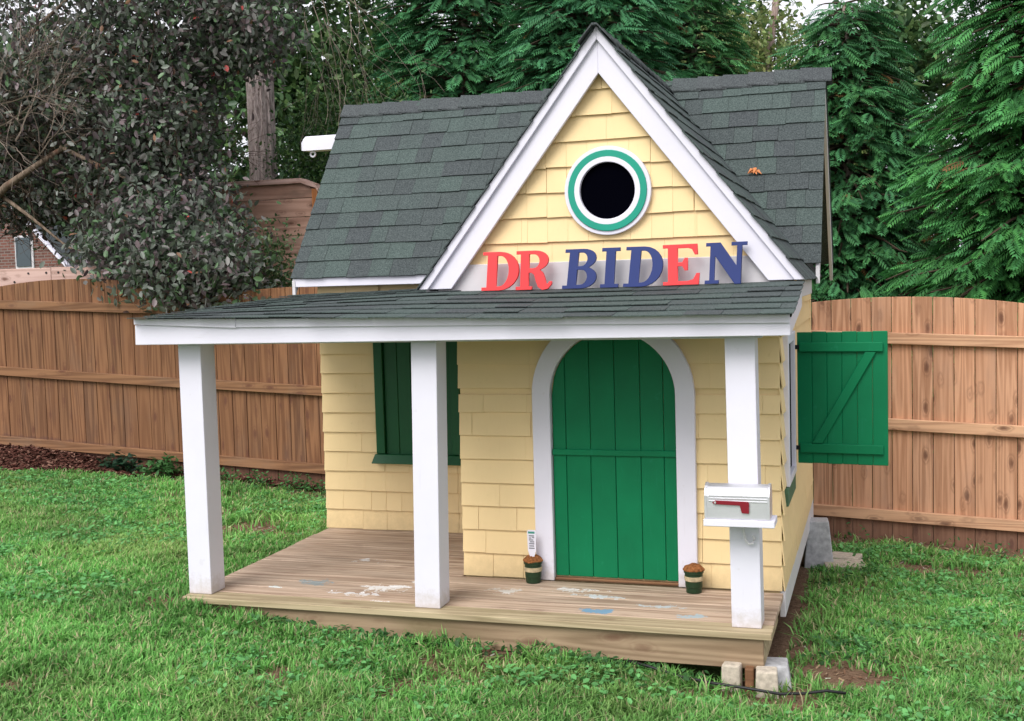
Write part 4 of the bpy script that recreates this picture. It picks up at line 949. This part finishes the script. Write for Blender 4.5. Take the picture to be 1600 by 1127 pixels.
# hedge-like bushes between plank wall and roof
broadleaf('leafy_bush', -1.9, 6.9, [((-1.8, 6.9, 2.0), (1.1, .6, 1.5), 3), ((-2.3, 6.9, 3.1), (.8, .5, .8), 2), ((-.9, 6.9, 1.8), (.9, .5, 1.2), 2)], 26000, .055,
          [((.055, .13, .035), .5), ((.09, .16, .045), .3), ((.03, .085, .03), .2)], 'yellow-green leafy bush between the plank wall and the playhouse roof', 'bush', None, [([(-1.9, 6.9, -.3), (-1.85, 6.9, 1.2), (-1.9, 6.9, 2.4)], .05)], seed=21)
broadleaf('low_bush', -2.2, 4.6, [((-2.15, 4.62, 1.55), (.40, .28, .55), 1)], 4500, .050, [((.05, .10, .035), .6), ((.09, .13, .05), .4)], 'narrow-leaved green bush above the fence beside the dark tree', 'bush', None, [([(-2.2, 4.6, -.2), (-2.2, 4.6, 1.3)], .03)], seed=22)
# deciduous trees further back
broadleaf('deciduous_tree', 1.7, 15, [((1.5, 15, 4.3), (.95, 1.0, 1.7), 3), ((2.2, 15.3, 3.6), (1.0, 1, 1.3), 1.9), ((.9, 15, 4.6), (.9, 1, 1.4), 1.5)], 17000, .11,
          [((.20, .27, .09), .55), ((.30, .32, .13), .25), ((.12, .20, .07), .2)], 'pale green thin-leaved tree showing sky above the right roof ridge', 'tree', None, [([(1.7, 15, -.4), (1.75, 15, 2.5), (1.6, 15, 4.5), (1.9, 15, 6.6)], .12), ([(1.7, 15, 2.5), (2.2, 15, 4), (2.5, 15.2, 5.4)], .05), ([(1.7, 15, 3), (1.2, 15, 4.3), (.8, 15, 5.6)], .05)], seed=31, clump=7, cr=.2)
k = 0
for (x, y, rx_, zc, n, lab) in ((-8, 15, 3.2, 4.2, 16000, 'broad green tree far behind the dark tree'), (-3.5, 16.5, 3.0, 4.4, 15000, 'green tree behind the thick trunk and bushes'), (-1.2, 17, 2.2, 4.4, 12000, 'mid green tree far behind the left roof'),
                         (6.0, 19, 2.0, 4.2, 8000, 'green tree far behind the tall right conifer'), (3.2, 17, 1.5, 3.7, 9000, 'small green tree far behind the right end of the roof'), (8.6, 15, 2.7, 4.6, 13000, 'green tree far behind the right conifers'), (13, 16, 3.2, 4.5, 9000, 'green tree beyond the right edge'), (-14, 29, 3.2, 5.2, 9000, 'green tree at far left behind the brick house')):
    broadleaf('deciduous_tree', x, y, [((x, y, zc), (rx_, 1.6, 2.4), 3), ((x-.8, y, zc-2.2), (rx_*.9, 1.5, 1.7), 2), ((x+rx_*.5, y+.3, zc+1.6), (rx_*.8, 1.2, 1.4), 1.5)], int(n*1.2), .20,
          [((.065, .14, .048), .5), ((.11, .185, .06), .35), ((.04, .09, .04), .15)], lab, 'tree', 'deciduous trees far behind', [([(x, y, -.5), (x+.1, y, 2.5), (x, y, 5.5)], .17), ([(x, y, 2.6), (x+rx_*.5, y, 4.6)], .055), ([(x, y, 2.9), (x-rx_*.5, y, 5)], .05)], seed=40+k, clump=9, cr=.26); k += 1
V, F, Cc = blob_leaves([((x, 30, 1.2), (5, 1.2, 1.8), 1) for x in range(-30, 34, 6)], 14000, .44, [((.04, .085, .03), .6), ((.06, .11, .04), .4)], r_, shell=.2, cr=.4)
props(npmesh('distant_wood', V, F, Cc, M_leaf), 'far belt of low green woodland behind everything', 'woodland', None, 'stuff')
# thin bare vines dangling left of the roof
r_ = np.random.default_rng(9)
VN = thing('hanging_vines', (-1.8, 6.1, 4.4), 'thin pale bare vines dangling left of the roof ridge', 'vine')
st = [((-2.0+r_.uniform(-.3, .3), 6.0+r_.uniform(-.1, .2), 4.5+r_.uniform(-.2, .2)), (r_.uniform(-.2, .5), 0, -1)) for _ in range(7)]
V_, F_ = twigs(st, r_, 0, seg=15, step=.10, spread=.3, r0=.006, drift=(.01, 0, -.05), fork=1); vobj('vine_stems', V_, F_, M_twig, VN)['kind'] = 'stuff'

# ------------------------------------------------------------------ lawn, weeds, mulch
def in_view(x, y, m=.5):
    p = np.stack([x-3.4787, y+5.1746, -1.7+0*x], -1); F_ = np.array(fx); R__ = np.array(rx); U_ = np.array(ux)
    d = p@F_; a = (p@R__)/d; b = (p@U_)/d
    return (d > 0) & (np.abs(a) < .4413+m/np.maximum(d, 1)) & (b > -.335-.3/np.maximum(d, 1)*1.2)
def lawn_pts(n, r_, x0=-6.2, x1=6.6, y0=-2.4, y1=3.99):
    x = r_.uniform(x0, x1, n); y = r_.uniform(y0, y1, n)
    k = in_view(x, y, .7) & ~((x > -.015) & (x < 3.02) & (y > .005) & (y < 3.25))
    return x[k], y[k]
def grass():
    r_ = np.random.default_rng(3)
    x, y = lawn_pts(820000, r_)
    d = np.hypot(x-3.48, y+5.17); keep = (r_.random(len(x)) < np.clip((5.6/d)**1.15, .35, 1)*.90) & (r_.random(len(x)) > barren(x, y)) & ~mulchf(x, y)
    x, y, d = x[keep], y[keep], d[keep]; n = len(x); z = gz(x, y)
    h = (.030+.028*vnoise(x, y, 2.2, 1)+.016*r_.random(n))*(.85+.3*vnoise(x, y, .7, 4)); 
    h *= np.where((x > -.25) & (x < 3.2) & (y < .0) & (y > -.18), 1.35, 1.0)
    h *= .62+.8*vnoise(x, y, 11, 41)
    w = .0022+.0017*r_.random(n)+.00028*d; a = r_.uniform(0, 2*PI, n)+.8*vnoise(x, y, 3, 8); lean = r_.gamma(2.0, .35, n)
    ca, sa = np.cos(a), np.sin(a); ba = a+PI/2+r_.normal(0, .4, n); cb, sb = np.cos(ba), np.sin(ba)
    def pt(s, t, ww): return np.stack([x+cb*lean*h*t*t*1.1+ca*w*ww*s, y+sb*lean*h*t*t*1.1+sa*w*ww*s, z+h*t*(1-.22*lean*t)-.003*(t == 0)], -1)
    V = np.stack([pt(-1, 0, 1), pt(1, 0, 1), pt(-1, .55, .85), pt(1, .55, .85), pt(0, 1, 0)], 1).reshape(-1, 3)
    b = (np.arange(n)*5)[:, None]; F = np.concatenate([np.concatenate([b, b+1, b+3], 1), np.concatenate([b, b+3, b+2], 1), np.concatenate([b+2, b+3, b+4], 1)])
    tone = vnoise(x, y, .9, 6)*.5+vnoise(x, y, 3.3, 7)*.5; pick = r_.random(n)
    c = np.where((pick < .58)[:, None], (.155, .42, .088), np.where((pick < .80)[:, None], (.29, .55, .16), np.where((pick < .88)[:, None], (.10, .25, .06), (.52, .47, .27))))
    yel = np.clip((tone-.45)*2.2, 0, 1)[:, None]*.45
    c = c*(1-yel)+np.array((.30, .34, .12))*yel; c = c*r_.uniform(.72, 1.22, (n, 1))*(.62+.50*vnoise(x, y, 1.7, 31)+.22*vnoise(x, y, 6, 33))[:, None]
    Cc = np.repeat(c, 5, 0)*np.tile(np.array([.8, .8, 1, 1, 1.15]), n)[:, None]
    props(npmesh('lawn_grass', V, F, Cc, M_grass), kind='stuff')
grass()
def weeds():
    r_ = np.random.default_rng(4)
    cx, cy = lawn_pts(8000, r_); v = vnoise(cx, cy, 1.3, 12)+.25*r_.random(len(cx)); k = (v > .56) & ~mulchf(cx, cy) & (barren(cx, cy) < .45); cx, cy = cx[k], cy[k]
    m = 13; x = np.repeat(cx, m)+r_.normal(0, .045, len(cx)*m); y = np.repeat(cy, m)+r_.normal(0, .045, len(cx)*m)
    k = ~((x > -.02) & (x < 3.03) & (y > -.01) & (y < 3.25)); x, y = x[k], y[k]; n = len(x)
    pos = np.stack([x, y, gz(x, y)+r_.uniform(.022, .058, n)], -1)
    tint = np.array((.14, .38, .12))[None]*r_.uniform(.65, 1.45, (n, 1))
    V, F, Cc = scatter(LT*np.array([1, 1.25, 1]), LF, LC, pos, rotmats(r_.uniform(0, 6.3, n), r_.normal(0, .35, n), r_.normal(0, .35, n)), r_.uniform(.016, .040, n), tint)
    props(npmesh('clover_ground_cover', V, F, Cc, M_grass), kind='stuff')
    # weeds along the fence foot and deck
    pts = []
    for _ in range(48):
        pts.append((r_.uniform(-2.9, -.4), r_.uniform(3.35, 3.95)))
    for _ in range(16): pts.append((r_.uniform(3.2, 6.2), r_.uniform(3.3, 3.9)))
    for _ in range(20): pts.append((r_.uniform(3.05, 3.5), r_.uniform(.5, 3.2)))
    for _ in range(35): pts.append((r_.uniform(.5, 2.7), r_.uniform(-.10, -.02)))
    p = np.array(pts); m = 22; x = np.repeat(p[:, 0], m)+r_.normal(0, .05, len(p)*m); y = np.repeat(p[:, 1], m)+r_.normal(0, .03, len(p)*m)
    k = ~((x > -.02) & (x < 3.03) & (y > -.01) & (y < 3.25)) & (y < 3.93); x, y = x[k], y[k]; n = len(x)
    hmax = np.where(y > 3.2, .15, .07)
    pos = np.stack([x, y, gz(x, y)+r_.uniform(.01, 1, n)*hmax], -1); tint = np.array((.06, .17, .05))[None]*r_.uniform(.6, 1.5, (n, 1))
    V, F, Cc = scatter(LT, LF, LC, pos, rotmats(r_.uniform(0, 6.3, n), r_.normal(0, .5, n), r_.normal(0, .5, n)), r_.uniform(.02, .045, n), tint)
    props(npmesh('edge_weeds', V, F, Cc, M_grass), kind='stuff')
weeds()
def leafy_plant(x, y, r, h, n, label, col, seed):
    r_ = np.random.default_rng(seed); d = r_.normal(size=(n, 3)); d /= np.linalg.norm(d, axis=1)[:, None]; d[:, 2] = np.abs(d[:, 2])
    pos = np.array([x, y, G(x, y)])+d*np.array([r, r*.6, h])*r_.uniform(.4, 1, (n, 1)); tint = np.array(col)[None]*r_.uniform(.6, 1.4, (n, 1))
    V, F, Cc = scatter(LT, LF, LC, pos, rotmats(r_.uniform(0, 6.3, n), r_.normal(.2, .4, n), r_.normal(0, .4, n)), r_.uniform(.05, .09, n), tint)
    props(npmesh('leafy_plant', V, F, Cc, M_leaf, None, (x, y, G(x, y))), label, 'plant')
leafy_plant(-3.15, 3.72, .28, .20, 190, 'dark green low plant at the foot of the left fence by the mulch', (.02, .06, .03), 51)
leafy_plant(-2.72, 3.75, .22, .22, 170, 'brighter green weed clump right of the dark plant by the fence', (.06, .17, .05), 52)
def mulch():
    r_ = np.random.default_rng(6)
    xs = np.arange(-7.5, -.85, .06); ys = np.arange(2.9, 4.0, .06); X, Y = np.meshgrid(xs, ys)
    K = mulchf(X, Y); Z = gz(X, Y)+np.where(K, .010+.07*np.clip((Y-3.2)/.8, 0, 1)*np.clip((-3.0-X)/1.2, 0, 1), -.05); nx = len(xs)
    i, j = np.meshgrid(np.arange(nx-1), np.arange(len(ys)-1)); a = (j*nx+i).ravel()
    o = npmesh('mulch_bed', np.stack([X, Y, Z], -1).reshape(-1, 3), np.stack([a, a+1, a+1+nx, a+nx], -1), None, plain('mulch_soil', (.05, .022, .016), .95, .1, nz=(40, .5)), smooth=True); props(o, kind='structure')
    x = r_.uniform(-7, -.9, 26000); y = r_.uniform(2.9, 3.97, 26000); k = mulchf(x, y); x, y = x[k], y[k]; n = len(x)
    z = gz(x, y)+.014+.07*np.clip((y-3.2)/.8, 0, 1)*np.clip((-3.0-x)/1.2, 0, 1)
    T = np.array([(-.5, -.16, 0), (.5, -.12, 0), (.5, .14, .02), (-.5, .12, .1)], float); pick = r_.random(n)
    tint = np.where((pick < .8)[:, None], (.085, .035, .026), (.20, .11, .08))*r_.uniform(.5, 1.5, (n, 1))
    V, F, Cc = scatter(T, np.array([(0, 1, 2, 3)]), np.ones((4, 3)), np.stack([x, y, z+r_.uniform(0, .02, n)], -1), rotmats(r_.uniform(0, 6.3, n), r_.normal(0, .3, n), r_.normal(0, .4, n)), r_.uniform(.025, .06, n), tint)
    props(npmesh('mulch_chips', V, F, Cc, M_chip), kind='stuff')
    # litter and soil crumbs on the bare patches
    x, y = lawn_pts(90000, r_); k = (r_.random(len(x)) < barren(x, y)*.75+.01); x, y = x[k], y[k]; n = len(x); pick = r_.random(n)
    tint = np.where((pick < .6)[:, None], (.16, .09, .055), np.where((pick < .9)[:, None], (.30, .21, .13), (.45, .42, .36)))*r_.uniform(.6, 1.3, (n, 1))
    V, F, Cc = scatter(T, np.array([(0, 1, 2, 3)]), np.ones((4, 3)), np.stack([x, y, gz(x, y)+r_.uniform(.003, .012, n)], -1), rotmats(r_.uniform(0, 6.3, n), r_.normal(0, .3, n), r_.normal(0, .4, n)), r_.uniform(.01, .03, n), tint)
    props(npmesh('ground_litter', V, F, Cc, M_chip), kind='stuff')
mulch()
